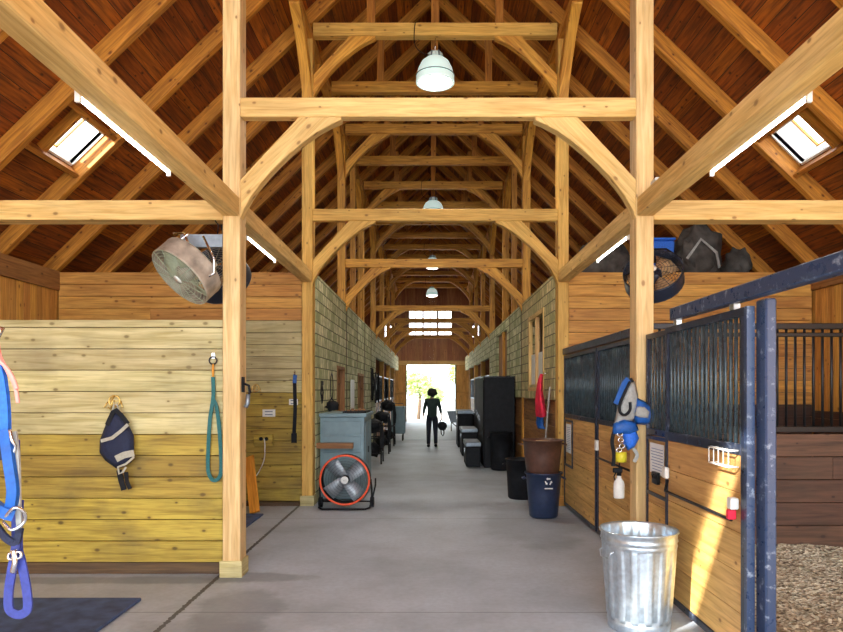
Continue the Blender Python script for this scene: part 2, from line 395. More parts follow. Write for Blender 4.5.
# roof deck with skylight openings
TR = .20
def roof(side, name, holes):
    mb = MB(); sgn = -1 if side == 'L' else 1
    Lx = (XC-EL) if side == 'L' else (ER-XC); c = 1/math.sqrt(1+SL*SL)
    smax = (Lx+.45)/c
    ys = sorted({YF-.4, YE+.4, *[h[0] for h in holes], *[h[1] for h in holes]})
    s00 = -TR*SL-.02; ss = sorted({s00, smax, *[h[2] for h in holes], *[h[3] for h in holes]})
    nrm = Vector((sgn*SL*c, 0, c))
    def P(y, s_, up): 
        p = Vector((XC+sgn*s_*c, y, RZ-SL*s_*c)); return p+nrm*(TR+up)
    for i in range(len(ys)-1):
        for j in range(len(ss)-1):
            ym, sm_ = (ys[i]+ys[i+1])/2, (ss[j]+ss[j+1])/2
            if any(h[0] < ym < h[1] and h[2] < sm_ < h[3] for h in holes): continue
            b = len(mb.v)
            for up in (0.002, .05):
                for (y, s_) in ((ys[i], ss[j]), (ys[i+1], ss[j]), (ys[i+1], ss[j+1]), (ys[i], ss[j+1])): mb.v.append(P(y, s_, up))
            uvq = [(ys[i], ss[j]), (ys[i+1], ss[j]), (ys[i+1], ss[j+1]), (ys[i], ss[j+1])]
            mb.face((b, b+1, b+2, b+3), uvq, 0); mb.face((b+7, b+6, b+5, b+4), uvq[::-1], 1)
            for a in range(4):
                bb = (a+1) % 4; mb.face((b+a, b+4+a, b+4+bb, b+bb), [uvq[a], uvq[a], uvq[bb], uvq[bb]], 1)
    struct(name, mb, ['deck', 'roofout'])
    return P, nrm, c
def s_of(x): return abs(x-XC)*math.sqrt(1+SL*SL)
holesL = [(7.77, 8.42, s_of(-4.08), s_of(-4.47)), (-1.95, -1.35, s_of(-3.65), s_of(-4.75)), (22.1, 22.8, s_of(-3.8), s_of(-4.32))]  # second opening: unseen skylight added behind the camera to shape the door's sun streak
holesR = [(7.65, 8.38, s_of(4.24), s_of(4.61)), (22.1, 22.8, s_of(3.98), s_of(4.5))]
nwin = [0]
def skylights(P, nrm, holes, side):
    for hi, (y0, y1, s0, s1) in enumerate(holes):
        nwin[0] += 1
        mb = MB(); t = .03
        def wall(a, b_, c_, d_):
            b = len(mb.v); mb.v += [a, b_, c_, d_]
        cor = [(y0, s0), (y1, s0), (y1, s1), (y0, s1)]
        for i in range(4):
            (ya, sa), (yb, sb) = cor[i], cor[(i+1) % 4]
            a, b_ = P(ya, sa, 0), P(yb, sb, 0); m_ = (a+b_)/2
            mid = (P(y0, s0, 0)+P(y1, s1, 0))/2; out = (m_-mid).normalized()
            mb.beam(a+out*t/2-nrm*.02+nrm*.17, b_+out*t/2-nrm*.02+nrm*.17, .34, t, up=out)
        o = struct('window_%d' % nwin[0], mb, 'white')
        if hi == 0:
            mb = MB()
            for s_ in (s0-.07, s1+.07): mb.beam(P(7.335, s_, -.09), P(8.43, s_, -.09), .06, .16, up=nrm)
            for yy in (y0-.05, y1+.05):
                if 7.38 < yy < 8.39: mb.beam(P(yy, s0-.03, -.06), P(yy, s1+.03, -.06), .05, .12, up=nrm)
            mb.build('header', 'rafter', o)
        mb = MB(); a, b_, c_, d_ = [P(y, s_, .30) for (y, s_) in cor]
        for p, q in ((a, b_), (b_, c_), (c_, d_), (d_, a), ((a+b_)/2, (c_+d_)/2)): mb.beam(p, q, .035, .03, up=nrm)
        f = mb.build('sash', 'orange', o)
        mb = MB(); b = len(mb.v); mb.v += [p+nrm*.01 for p in (a, b_, c_, d_)]; mb.face((0, 1, 2, 3), [(0, 0)]*4); mb.build('pane', 'glass', o)
P, nrm, cc = roof('L', 'ceiling_left', holesL); skylights(P, nrm, holesL, 'L')
P, nrm, cc = roof('R', 'ceiling_right', holesR); skylights(P, nrm, holesR, 'R')

def hboards(mb, x0, x1, y, z0, z1, h, th, mats_at, axis='X', cut=True):
    """horizontal boards; axis X: in plane y; axis Y: in plane x=y, spanning x0..x1 along Y"""
    z = z0; 
    while z < z1-.01:
        zt = min(z+h, z1); mi = mats_at(z)
        cuts = [x0, x1]
        if cut and x1-x0 > 2.5 and R.random() < .6: cuts = [x0, x0+(x1-x0)*R.uniform(.25, .75), x1]
        j = R.uniform(-.003, .003)
        for a, b in zip(cuts[:-1], cuts[1:]):
            if axis == 'X': mb.box(a+.001, b-.001, y-th/2+j, y+th/2+j, z+.003, zt-.003, 'X', mi)
            else: mb.box(y-th/2+j, y+th/2+j, a+.001, b-.001, z+.003, zt-.003, 'Y', mi)
        z = zt
    return mb
BW = .197
# low tack wall left of the nearest post
mb = hboards(MB(), EL+.1, XL-PW/2-.004, ROW[0]+.02, .11, 2.35, BW, .05, lambda z: 1 if z < 1.2 else 0, cut=False)
mb.box(EL+.1, XL-PW/2-.004, ROW[0]-.002, ROW[0]+.045, .002, .107, 'X', 2)
mb.box(EL+.1, XL-PW/2-.004, ROW[0]+.048, ROW[0]+.08, .002, 2.34, 'X', 2)
struct('wall_left_partition', mb, ['pale', 'mustard', 'kick'], .003)
mb = MB().box(EL+.13, EL+.29, ROW[0]-.012, ROW[0]+.085, 2.352, 2.42, 'X')
# wall behind, at the second row, left and right
def m3(z): return 1 if z < 1.55 else (0 if z < 2.72 else 2)
mb = hboards(MB(), EL+.02, XL-PW/2-.004, ROW[1], .06, ZE, .178, .05, m3)
mb.box(EL+.02, XL-PW/2-.004, ROW[1]+.028, ROW[1]+.06, .002, ZE-.01, 'X', 3); mb.box(EL+.1, XL-PW/2-.03, ROW[1]-.12, ROW[1]-.03, .0, .055, 'X', 3)
struct('wall_back_left', mb, ['pale', 'mustard', 'orange', 'kick'], .003)
mb = hboards(MB(), XR+PW/2+.004, ER-.02, ROW[1], .06, ZE, .178, .05, lambda z: 0 if z > 1.4 else 1)
mb.box(XR+PW/2+.004, ER-.02, ROW[1]+.028, ROW[1]+.06, .002, ZE-.01, 'X', 1)
struct('wall_back_right', mb, ['orange', 'lining'], .003)
# outer side walls: vertical boards under a plate
for nm, x, sg in (('wall_outer_left', EL-.03, 1), ('wall_outer_right', ER+.03, -1)):
    mb = MB(); y = YF
    while y < YE:
        mb.box(x-.02, x+.02, y+.003, min(y+.15, YE)-.002, .0, ZE-.28, 'Z', 0 if y < 10 else 1); y += .15
    mb.box(x-.07-sg*.0, x+.07, YF, YE, ZE-.28, ZE+.0, 'Y', 1)
    mb.box(x-sg*.045-.015, x-sg*.045+.015, YF, YE, 0, ZE-.29, 'Y', 1)
    struct(nm, mb, ['orange', 'dim'], .003)
# unseen soffit and fascia, added to block daylight leaking in at the eaves
mb = MB()
for e, sg in ((EL, -1), (ER, 1)):
    a = e+sg*.43; b = e+sg*.62; mb.box(min(a, b), max(a, b), YF, YE, 3.0, 3.32, 'Y'); c_ = e+sg*.06; mb.box(min(a, c_), max(a, c_), YF, YE, 3.0, 3.02, 'Y')
struct('trim_2', mb, 'white')
# aisle side walls beyond the second row
def wallx(mb, x, th, y0, y1, z0, z1, holes, mi=0):
    ys = sorted({y0, y1, *[v for h in holes for v in h[:2] if y0 < v < y1]}); zs = sorted({z0, z1, *[v for h in holes for v in h[2:4] if z0 < v < z1]})
    for a, b in zip(ys[:-1], ys[1:]):
        for c, d in zip(zs[:-1], zs[1:]):
            ym, zm = (a+b)/2, (c+d)/2
            if any(h[0] < ym < h[1] and h[2] < zm < h[3] for h in holes): continue
            b0 = len(mb.v); x0, x1 = x-th/2, x+th/2
            for X in (x0, x1):
                for (yy, zz) in ((a, c), (b, c), (b, d), (a, d)): mb.v.append(Vector((X, yy, zz)))
            q = [(a, c), (b, c), (b, d), (a, d)]
            mb.face((b0, b0+3, b0+2, b0+1), [q[0], q[3], q[2], q[1]], mi); mb.face((b0+4, b0+5, b0+6, b0+7), q, mi)
            for i in range(4):
                j = (i+1) % 4; mb.face((b0+i, b0+j, b0+4+j, b0+4+i), [q[i], q[j], (q[j][0]+.1, q[j][1]), (q[i][0]+.1, q[i][1])], mi)
HW = .105
dL = [(12.0, 13.05, 0, 2.15), (15.45, 16.75, 0, 2.1)]
mb = MB()
for i in (1, 2, 3): wallx(mb, XL+.005, .11, ROW[i]+HW, ROW[i+1]-HW, 0, 3.45, dL)
for i in (4, 5, 6): wallx(mb, XL+.005, .11, ROW[i]+HW, ROW[i+1]-HW, 2.75, 3.45, [])
wallx(mb, XL+.005, .11, ROW[7]+HW, YE-.05, 2.75, 3.45, [])
wallx(mb, XL+.088, .012, ROW[1]+HW, ROW[4]-HW, 0, 3.45, dL); wallx(mb, XL+.088, .012, ROW[4]-HW, YE-.05, 2.75, 3.45, [])
for yb in [ROW[2], 15.27, ROW[3], 18.86]: mb.box(XL+.0945, XL+.104, yb-.02, yb+.02, 0.0 if yb in (ROW[2], ROW[3], 18.86) else 2.2, 3.44, 'Z', 1)
struct('wall_aisle_left', mb, ['shingle', 'kick'])
dR = [(10.75, 12.3, 1.8, 3.0), (16.0, ROW[3]-HW, 0, 3.2), (ROW[3]-HW-1, 18.5, 0, 3.2)]
mb = MB(); mb2 = MB()
for i in (1, 2, 3):
    wallx(mb, XR-.005, .11, ROW[i]+HW, ROW[i+1]-HW, 1.55, 3.45, dR, 1 if i == 1 else 0)
    wallx(mb2, XR-.005, .11, ROW[i]+HW, ROW[i+1]-HW, 0, 1.55, dR)
for i in (4, 5, 6): wallx(mb, XR-.005, .11, ROW[i]+HW, ROW[i+1]-HW, 2.75, 3.45, [])
wallx(mb, XR-.005, .11, ROW[7]+HW, YE-.05, 2.75, 3.45, [])
dR2 = dR+[(15.99, 18.51, 0, 3.2)]
wallx(mb, XR-.088, .012, ROW[1]+HW, ROW[2], 1.55, 3.45, dR2, 1); wallx(mb, XR-.088, .012, ROW[2], ROW[4]-HW, 1.55, 3.45, dR2, 0); wallx(mb, XR-.088, .012, ROW[4]-HW, YE-.05, 2.75, 3.45, [])
for yb in [ROW[2], 15.27]: mb.box(XR-.104, XR-.0945, yb-.02, yb+.02, 1.56, 3.44, 'Z', 2)
struct('wall_aisle_right', mb, ['shingle', 'shingle2', 'kick'])
mbw = MB()
for i in (1, 2, 3):
    a, b = ROW[i]+HW, ROW[i+1]-HW
    if i == 2: b = 16.0
    if i == 3: a = 18.5
    hboards(mbw, a, b, XR-.005, .0, 1.55, .19, .11, lambda z: 0, 'Y')
struct('wall_wainscot_right', mbw, 'dim', .003)
# doors in the aisle walls
for k, (x, y0, y1, z1) in enumerate(((XL, 12.0, 13.05, 2.15), (XL, 15.45, 16.75, 2.1))):
    mb = MB(); mb.box(x-.035, x+.005, y0+.05, y1-.05, .01, z1-.05, 'Z')
    for z in (.35, 1.1, 1.8): mb.box(x+.006, x+.022, y0+.09, y1-.09, z, z+.12, 'Y')
    o = struct('door_%d' % (k+1), mb, 'dim', .003)
    mb = MB()
    for (a, b, c, d) in ((y0, y0+.048, 0, z1), (y1-.048, y1, 0, z1), (y0+.05, y1-.05, z1-.048, z1)): mb.box(x-.05, x+.105, a, b, c, d)
    mb.build('door_frame', 'dim', o)
mb = MB(); mb.box(XR-.02, XR+.03, 16.03, ROW[3]-HW-.01, .01, 3.19, 'Z'); mb.box(XR-.02, XR+.03, ROW[3]+HW+.01, 18.47, .01, 3.19, 'Z')
struct('door_3', mb, 'dim', .003)
# window in right aisle wall
mb = MB(); xw = XR-.055
for (a, b, c, d) in ((10.7, 10.78, 1.75, 3.06), (12.27, 12.35, 1.75, 3.06), (10.78, 12.27, 2.98, 3.06), (10.68, 12.37, 1.68, 1.75), (11.5, 11.54, 1.75, 2.98)): mb.box(xw-.052, xw+.02, a, b, c, d)
nwin[0] += 1; o = struct('window_%d' % nwin[0], mb, 'beam', .003)
mb = MB(); mb.box(xw+.02, xw+.024, 10.78, 12.27, 1.76, 2.97); mb.build('pane', 'glass', o)
mb = MB(); mb.box(xw-.01, xw-.0, 10.82, 11.44, 1.77, 2.35); mb.box(xw-.01, xw-.0, 11.6, 12.23, 1.77, 2.35); b_ = mb.build('blind', 'white', o); b_['label'] = 'white lower half blind'
# loft floors beside the aisle
struct('floor_loft_left', MB().box(EL+.06, XL-.09, ROW[1]+.07, YE-.05, 3.34, 3.40, 'Y'), 'dim')
struct('floor_loft_right', MB().box(XR+.09, ER-.06, ROW[1]+.07, YE-.05, 3.34, 3.40, 'Y'), 'dim')
# end wall with door opening and windows
mb = MB(); DX0, DX1, DZ = -1.27, 1.32, 3.05; WX0, WX1, WZ0, WZ1 = -1.19, 1.17, 4.50, 6.05
def endboards(mb, x0, x1):
    xm = (x0+x1)/2; top = max(roofz(x0), roofz(x1))+TR*1.45
    holes = []
    if DX0 < xm < DX1: holes.append((0, DZ))
    if WX0 < xm < WX1: holes.append((WZ0, WZ1))
    if -2.5 < xm < -1.95 or 2.1 < xm < 2.65: holes.append((4.5, 5.2))
    z = 0
    for (a, b) in holes+[(top, top)]:
        if a-z > .01: mb.box(x0, x1-.0003, YE, YE+.04, z, a, 'Z')
        z = b
xs = [EL]; 
brk = sorted([DX0, DX1, WX0, WX1, -2.5, -1.95, 2.1, 2.65, ER])
while xs[-1] < ER-1e-6:
    n = xs[-1]+.19
    nb = next(b for b in brk if b > xs[-1]+1e-6)
    xs.append(min(n, nb))
for a, b in zip(xs[:-1], xs[1:]): endboards(mb, a, b)
struct('wall_end', mb, 'endwall')
mb = MB(); mb.box(DX0-.9, DX1+.9, YE-.09, YE-.005, DZ, DZ+.22, 'X'); struct('trim_1', mb, 'beam')
mb = MB(); mb.box(DX0-.9, DX0-.06, YE-.07, YE-.02, .02, DZ-.02, 'Z'); mb.box(DX0-.9, DX0-.06, YE-.1, YE-.071, 1.4, 1.6, 'X'); mb.box(DX0-.055, DX0, YE-.1, YE-.01, .0, DZ-.01, 'Z', 1)
struct('door_4', mb, ['orange', 'blackm'])
mb = MB(); mb.box(DX1+.06, DX1+.9, YE-.07, YE-.02, .02, DZ-.02, 'Z'); mb.box(DX1+.06, DX1+.9, YE-.1, YE-.071, 1.4, 1.6, 'X'); mb.box(DX1, DX1+.055, YE-.1, YE-.01, .0, DZ-.01, 'Z', 1)
struct('door_5', mb, ['orange', 'blackm'])
def gridwin(x0, x1, z0, z1, cols, rows):
    nwin[0] += 1; mb = MB(); y = YE-.01
    for i in range(cols+1):
        x = x0+(x1-x0)*i/cols; t = .05 if i % 2 == 0 else .018; mb.box(x-t, x+t, y-.03, y+.03, z0, z1, 'Z')
    for j in range(rows+1):
        z = z0+(z1-z0)*j/rows; t = .05 if j in (0, rows) else .018; mb.box(x0-.05, x1+.05, y-.028, y+.028, z-t, z+t, 'X')
    o = struct('window_%d' % nwin[0], mb, 'dim'); mb = MB(); mb.box(x0, x1, YE+.025, YE+.029, z0, z1); mb.build('pane', 'glass', o)
gridwin(WX0, WX1, WZ0, WZ1, 6, 3); gridwin(-2.5, -1.95, 4.5, 5.2, 2, 2); gridwin(2.1, 2.65, 4.5, 5.2, 2, 2)

# ------------------------------------------------------------------ timber frame
BR = [(0, 0), (.03, .075), (.10, .20), (.17, .295), (.25, .39), (.34, .485), (.45, .59), (.57, .69), (.70, .785), (.82, .85), (.92, .895), (.92, .92), (.53, .92), (0, .35)]
POSTZ = 6.86; GZ0, GZ1 = 3.28, 3.45
nv = 0
rows_all = [ROW[0]-BAY]+ROW
for i, y in enumerate(rows_all):
    for sx, x in (('left', XL), ('right', XR)):
        if i == 0: lab = 'square pine post just out of view on the near %s' % sx
        else: lab = 'square timber post, %s on the %s side of the aisle%s' % (ORD[i-1], sx, {1: ', pale pine'}.get(i, ''))
        t = thing('timber_post', lab, 'post', (x, y, 0), 'posts along the aisle')
        if i == 0 or i == 1: m = 'post'
        elif i == 2: m = 'gold'
        else: m = 'frame'
        MB().box(x-PW/2, x+PW/2, y-PD/2, y+PD/2, 0, POSTZ, 'Z').build('shaft', m, t, bevel=.008)
        if i <= 2:
            mb = MB(); q = .022; h = .15; g = .001
            mb.box(x-PW/2-q, x+PW/2+q, y-PD/2-q, y-PD/2-g, 0, h, 'X')
            mb.box(x-PW/2-q, x-PW/2-g, y-PD/2, y+PD/2, 0, h, 'Y') if sx == 'right' else mb.box(x+PW/2+g, x+PW/2+q, y-PD/2, y+PD/2, 0, h, 'Y')
            mb.build('plinth', 'pale' if sx == 'left' else 'orange', t, bevel=.004)
        # braces running along the aisle up to the purlin
        if i >= 1:
            for d in (-1, 1):
                mb = MB().prism(BR, (x, y+d*(PD/2+.001), POSTZ-.921), (0, d, 0), (0, 0, 1), .14); mb.build('curved_brace', 'frame', t, bevel=.006)
for sx, x in (('left', XL), ('right', XR)):
    t = MB().box(x-.06, x+.06, 15.2, 15.34, GZ1+.002, POSTZ, 'Z').build('timber_stud', 'frame', origin=(x, 15.27, GZ1)); tag(t, 'slim upright stud above the %s side beam, between the third and fourth posts' % sx, 'post')
    t = MB().box(x-.075, x+.075, YF+.1, YE-.05, POSTZ+.002, 6.970, 'Y').build('purlin', 'frame', origin=(x, 15, POSTZ)); tag(t, 'long roof purlin carried by the %s row of posts' % sx, 'beam')
t = MB().box(XC-.03, XC+.03, YF+.1, YE-.05, RZ-.02, RZ+.14, 'Y').build('ridge_board', 'rafter', origin=(XC, 15, RZ)); tag(t, 'ridge board along the peak of the roof', 'beam')
# tie beams with curved braces
tie_rows = [0, 1, 2, 4, 5, 6, 7]
desc = {0: 'wide pale tie beam nearest the camera, spanning the aisle', 1: 'second tie beam across the aisle, below the first hanging lamp', 2: 'third tie beam across the aisle, orange with arched braces',
        4: 'fourth tie beam across the aisle, just above the gable windows', 5: 'fifth tie beam, crossing in front of the top of the gable windows', 6: 'sixth tie beam, crossing the middle of the gable windows', 7: 'farthest tie beam, crossing the bottom of the gable windows'}
for i in tie_rows:
    y = ROW[i]; m = 'beam' if i == 0 else ('gold' if i == 1 else 'frame')
    t = thing('tie_beam', desc[i], 'beam', (XC, y, 4.14), 'tie beams across the aisle')
    MB().box(XL+PW/2+.001, XR-PW/2-.001, y-.10, y+.01, 4.185, 4.36, 'X').build('beam', m, t, bevel=.008)
    for d, x in ((1, XL+PW/2+.001), (-1, XR-PW/2-.001)):
        MB().prism(BR, (x, y-.04, 4.185-.921), (d, 0, 0), (0, 0, 1), .11).build('curved_brace', m, t, bevel=.006)
# upper collar beams, every half bay
k = 0
for j in range(-1, 15):
    y = ROW[1]+j*BAY/2
    if y > YE-.5: break
    half = (j % 2 != 0)
    nm = 'at the top of the frame' if k == 0 else ''
    if j < 0: lab = 'upper collar beam just out of view above the first tie beam'
    else: lab = 'upper collar beam high under the roof, %s to the camera' % ORD[j]
    t = thing('collar_beam', lab, 'beam', (XC, y, POSTZ), 'upper collar beams'); k += 1
    xa, xb = XL+(.08 if not half else .077), XR-(.08 if not half else .077)
    MB().box(xa, xb, y-.07, y+.07, 6.92, 7.11, 'X').build('beam', 'gold' if j == 0 else 'frame', t, bevel=.006)
    if not half:
        for d, x in ((1, XL+PW/2+.001), (-1, XR-PW/2-.001)):
            MB().prism(BR, (x, y, 6.92-.921), (d, 0, 0), (0, 0, 1), .11).build('curved_brace', 'frame', t, bevel=.006)
    for dx in (-.95, 0, .95):
        MB().box(XC+dx-.06, XC+dx+.06, y-.04, y+.04, 7.111, roofz(XC+dx)-.06-(.02 if dx == 0 else 0), 'Z').build('strut', 'rafter', t)
# side ties between posts and outer walls, longitudinal girts
for i in (0,):
    for sx, a, b in (('left', EL+.03, XL-PW/2-.001), ('right', XR+PW/2+.001, ER-.03)):
        t = MB().box(a, b, ROW[i]-.09, ROW[i]+.09, 3.25, 3.43, 'X').build('side_tie_beam', 'beam', origin=((a+b)/2, ROW[i], 3.25), bevel=.008)
        tag(t, 'horizontal beam from the nearest %s post to the outer wall' % sx, 'beam')
bays = [(ROW[0]-BAY, ROW[0])]+[(ROW[i], ROW[i+1]) for i in range(7)]+[(ROW[7], YE)]
for i, (a, b) in enumerate(bays[:2]):
    for sx, x in (('left', XL), ('right', XR)):
        y0 = a+PD/2+.001; y1 = b-PD/2-.001
        t = MB().box(x-.075, x+.075, y0, y1, GZ0, GZ1, 'Y').build('longitudinal_beam', 'beam' if i < 2 else 'frame', origin=(x, (y0+y1)/2, GZ0), bevel=.008)
        tag(t, ('heavy pale beam rushing overhead to the nearest %s post, with a tube lamp beneath' % sx) if i == 0 else 'beam along the top of the %s side wall, running back from the %s post' % (sx, ORD[i-1]), 'beam', 'beams along the aisle sides')
# rafters
y = ROW[0]-1.22; k = 0
while y < YE-.2:
    for sx, sg, e in (('left', -1, EL), ('right', 1, ER)):
        c = 1/math.sqrt(1+SL*SL); n = Vector((sg*SL*c, 0, c))
        p0 = Vector((XC+sg*.035, y, roofz(XC+.035)))+n*TR/2; ex = e+sg*.4; p1 = Vector((ex, y, roofz(ex)))+n*TR/2
        t = MB().beam(p0, p1, .11, TR-.004, up=(0, 0, 1)).build('rafter', 'rafter', origin=(e, y, ZE), bevel=.006)
        tag(t, 'sloping rafter under the %s roof slope, %s to the camera' % (sx, ORD[k] if k < len(ORD) else 'farthest'), 'rafter', 'rafters of the %s roof slope' % sx)
    y += 1.22; k += 1

# ------------------------------------------------------------------ stalls
XS = 1.97     # plane of the stall fronts
def bars_y(mb, x, y0, y1, z0, z1, sp=.074, r=.012, mi=0):
    n = max(1, int(round((y1-y0)/sp)))
    for i in range(n+1):
        y = y0+(y1-y0)*i/n
        mb.tube([(x, y, z0), (x, y, z1)], r, 6, mi)
def frame_rect(mb, x, th, y0, y1, z0, z1, w, mi=0):
    mb.box(x-th/2, x+th/2, y0, y1, z0, z0+w, 'Y', mi); mb.box(x-th/2, x+th/2, y0, y1, z1-w, z1, 'Y', mi)
    mb.box(x-th/2, x+th/2, y0, y0+w, z0+w, z1-w, 'Z', mi); mb.box(x-th/2, x+th/2, y1-w, y1, z0+w, z1-w, 'Z', mi)
def planks_y(mb, x, th, y0, y1, z0, z1, h=.21, mi=0):
    z = z0
    while z < z1-.01:
        zt = min(z+h, z1); mb.box(x-th/2, x+th/2, y0, y1, z+.002, zt-.002, 'Y', mi); z = zt
def notice(parent, x, y0, y1, z0, z1, s=-1):
    p = MB().box(x-.003, x+.001, y0, y1, z0, z1, 'Z').build('notice', 'paper', parent); p['label'] = 'white notice sheet'
    mb = MB(); z = z1-.05
    while z > z0+.03:
        mb.box(x-.0045, x-.0032, y0+.02, y1-.02-R.random()*.05, z, z+.006, 'Y'); z -= .025
    mb.build('writing', 'ink', p)
def stall_panel(label, x, y0, y1, group, mid=1.36, top=2.2, mats='doorwood', paper=False, split=None, sgn=1, parts=True, framed=False):
    t = thing('horse_stall', label, 'horse stall', (x, (y0+y1)/2, 0), group)
    mb = MB(); frame_rect(mb, x, .05, y0, y1, .03, top, .045); mb.box(x-.025, x+.025, y0+.045, y1-.045, mid-.055, mid, 'Y')
    if split: mb.box(x-.025, x+.025, split-.02, split+.02, .075, mid-.055, 'Z')
    mb.build('frame', 'steel', t, bevel=.004)
    mb = MB(); bars_y(mb, x, y0+.08, y1-.08, mid, top-.045); mb.build('grille', 'bars', t)
    mb = MB(); planks_y(mb, x, .03, y0+.045, y1-.045, .075, mid-.055); mb.build('boards', mats, t, bevel=.002)
    if framed:
        mb = MB(); frame_rect(mb, x-.03*sgn, .012, framed[0], framed[1], framed[2], framed[3], .03); mb.build('notice_frame', 'steel', t)
        notice(t, x-.03*sgn, framed[0]+.10, framed[1]-.10, framed[2]+.2, framed[3]-.06)
    return t
# far right stall (between the nearest and second right posts)
stall_panel('steel-barred stall panel with notice beside the second right post', XS, 7.72, 9.56, 'stall fronts on the right', framed=(8.95, 9.45, .62, 1.28))
t = stall_panel('barred sliding stall door behind the nearest right post', XS-.0, 6.22, 7.66, 'stall fronts on the right')
mb = MB(); mb.box(XS-.06, XS-.026, 7.56, 7.64, 1.0, 1.12, 'Z'); l = mb.build('latch', 'white', t, bevel=.006); l['label'] = 'white latch'
mb = MB(); mb.tube([(XS-.045, 6.3, .92), (XS-.045, 7.55, .92)], .012); mb.build('bar_handle', 'blackm', t)
t = MB().box(XS-.04, XS+.04, 6.18, 9.58, 2.215, 2.30, 'Y').build('door_track', 'steel', origin=(XS, 8, 2.2), bevel=.006); tag(t, 'dark steel door track above the stall between the first two right posts', 'rail')
# near stall: fixed panel, sliding door, track, steel post
t = stall_panel('narrow barred stall panel with a notice, right behind the nearest right post', XS, 5.30, 5.92, 'stall fronts on the right', framed=(5.34, 5.88, .78, 1.30))
mb = MB(); mb.box(XS-.06, XS-.037, 5.52, 5.66, .9, 1.0, 'Z'); mb.tube([(XS-.062, 5.56, .95), (XS-.07, 5.56, .98), (XS-.07, 5.62, .98), (XS-.062, 5.62, .95)], .008); mb.build('bolt', 'blackm', t)
XD = 1.905
t = thing('stall_door', 'sliding stall door with barred top and sunlit boards beside the trash can', 'stall door', (XD, 4.55, 0), 'stall fronts on the right')
mb = MB(); y0, y1 = 3.93, 5.26; frame_rect(mb, XD, .045, y0, y1, .04, 2.2, .05); mb.box(XD-.0225, XD+.0225, y0+.05, y1-.05, 1.30, 1.37, 'Y'); mb.build('frame', 'steel', t, bevel=.005)
mb = MB(); mb.box(XD-.024, XD+.024, y0-.035, y0-.001, .04, 2.2, 'Z'); e = mb.build('edge_trim', 'bluesteel', t); e['label'] = 'scuffed blue steel edge'
mb = MB(); bars_y(mb, XD, y0+.08, y1-.08, 1.37, 2.15, .072, .0135); mb.build('grille', 'bars', t)
mb = MB(); planks_y(mb, XD, .03, y0+.05, y1-.05, .09, 1.30, .245); mb.build('boards', 'doorwood', t, bevel=.002)
mb = MB(); mb.tube([(XD-.03, 5.18, .99), (XD-.05, 5.18, .90), (XD-.05, 4.3, .90), (XD-.05, 4.04, .90), (XD-.05, 4.02, .99), (XD-.03, 4.02, 1.0)], .011); mb.build('bar_handle', 'blackm', t)
mb = MB(); mb.box(XD-.075, XD-.024, 3.99, 4.05, .97, 1.04, 'Z'); l = mb.build('latch', 'white', t, bevel=.006); l['label'] = 'white latch block'
mb = MB(); mb.box(XD-.08, XD-.03, 4.01, 4.05, .905, .965, 'Z'); l = mb.build('snap', 'red', t, bevel=.006); l['label'] = 'red clip'
mb = MB(); mb.box(XD-.06, XD-.024, 5.15, 5.24, 1.0, 1.09, 'Z'); l = mb.build('roller', 'white', t, bevel=.01); l['label'] = 'white roller guide'
mb = MB(); x = XD-.03
for (a, b, z) in ((3.99, 4.27, 1.33), (3.99, 4.27, 1.23)): 
    mb.tube([(x, a, z), (x-.06, a, z), (x-.06, b, z), (x, b, z)], .006, 6)
for q in (3.99, 4.06, 4.13, 4.2, 4.27): mb.tube([(x, q, 1.33), (x-.06, q, 1.33), (x-.06, q, 1.23), (x, q, 1.23)], .003, 6)
h = mb.build('wire_rack', 'white', t); h['label'] = 'small white wire rack'
for yy in (4.1, 5.05):
    mb = MB(); mb.box(XD-.02, XD+.02, yy-.03, yy+.03, 2.201, 2.238, 'Z'); mb.build('hanger', 'galv', t)
t = MB().box(XD-.045, XD+.035, 1.6, 5.10, 2.24, 2.335, 'Y').build('door_track', 'bluesteel', origin=(XD, 4, 2.24), bevel=.008); tag(t, 'scuffed navy steel track slanting overhead across the right edge', 'rail')
t = MB().box(1.945, 2.012, 3.80, 3.92, 0, 2.235, 'Z').build('steel_post', 'bluesteel', origin=(2, 3.88, 0), bevel=.01); tag(t, 'scuffed blue steel post at the open stall beside the sliding door', 'post')
t = MB().box(1.945, 2.012, 1.62, 1.74, 0, 2.235, 'Z').build('steel_post', 'bluesteel', origin=(2, 1.68, 0), bevel=.01); tag(t, 'blue steel post at the near side of the open stall', 'post')
# stall divider with bars
t = thing('stall_divider', 'black barred divider over dark brown boards inside the open stall', 'stall divider', (3.8, 6.12, 0))
mb = MB(); hboards(mb, XR+.1, ER-.06, 6.05+.105, .0, 1.30, .215, .04, lambda z: 0); mb.build('boards', 'lining', t, bevel=.003)
mb = MB(); mb.box(XR+.1, ER-.06, 6.12, 6.18, 1.305, 1.36, 'X'); mb.box(XR+.1, ER-.06, 6.12, 6.18, 2.27, 2.325, 'X'); mb.box(XR+.1, ER-.06, 6.125, 6.175, 2.20, 2.235, 'X'); mb.build('rail', 'blackm', t, bevel=.005)
mb = MB(); x = XR+.2
while x < ER-.1: mb.tube([(x, 6.15, 1.36), (x, 6.15, 2.27)], .0125, 8); x += .085
mb.build('grille', 'blackm', t)
# lining inside stalls on outer wall
mb = MB(); planks_y(mb, ER-.03, .03, .5, 6.1, 0, 1.4, .215); planks_y(mb, ER-.03, .03, 6.2, 9.6, 0, 1.4, .215); struct('wall_lining_right', mb, 'lining', .003)
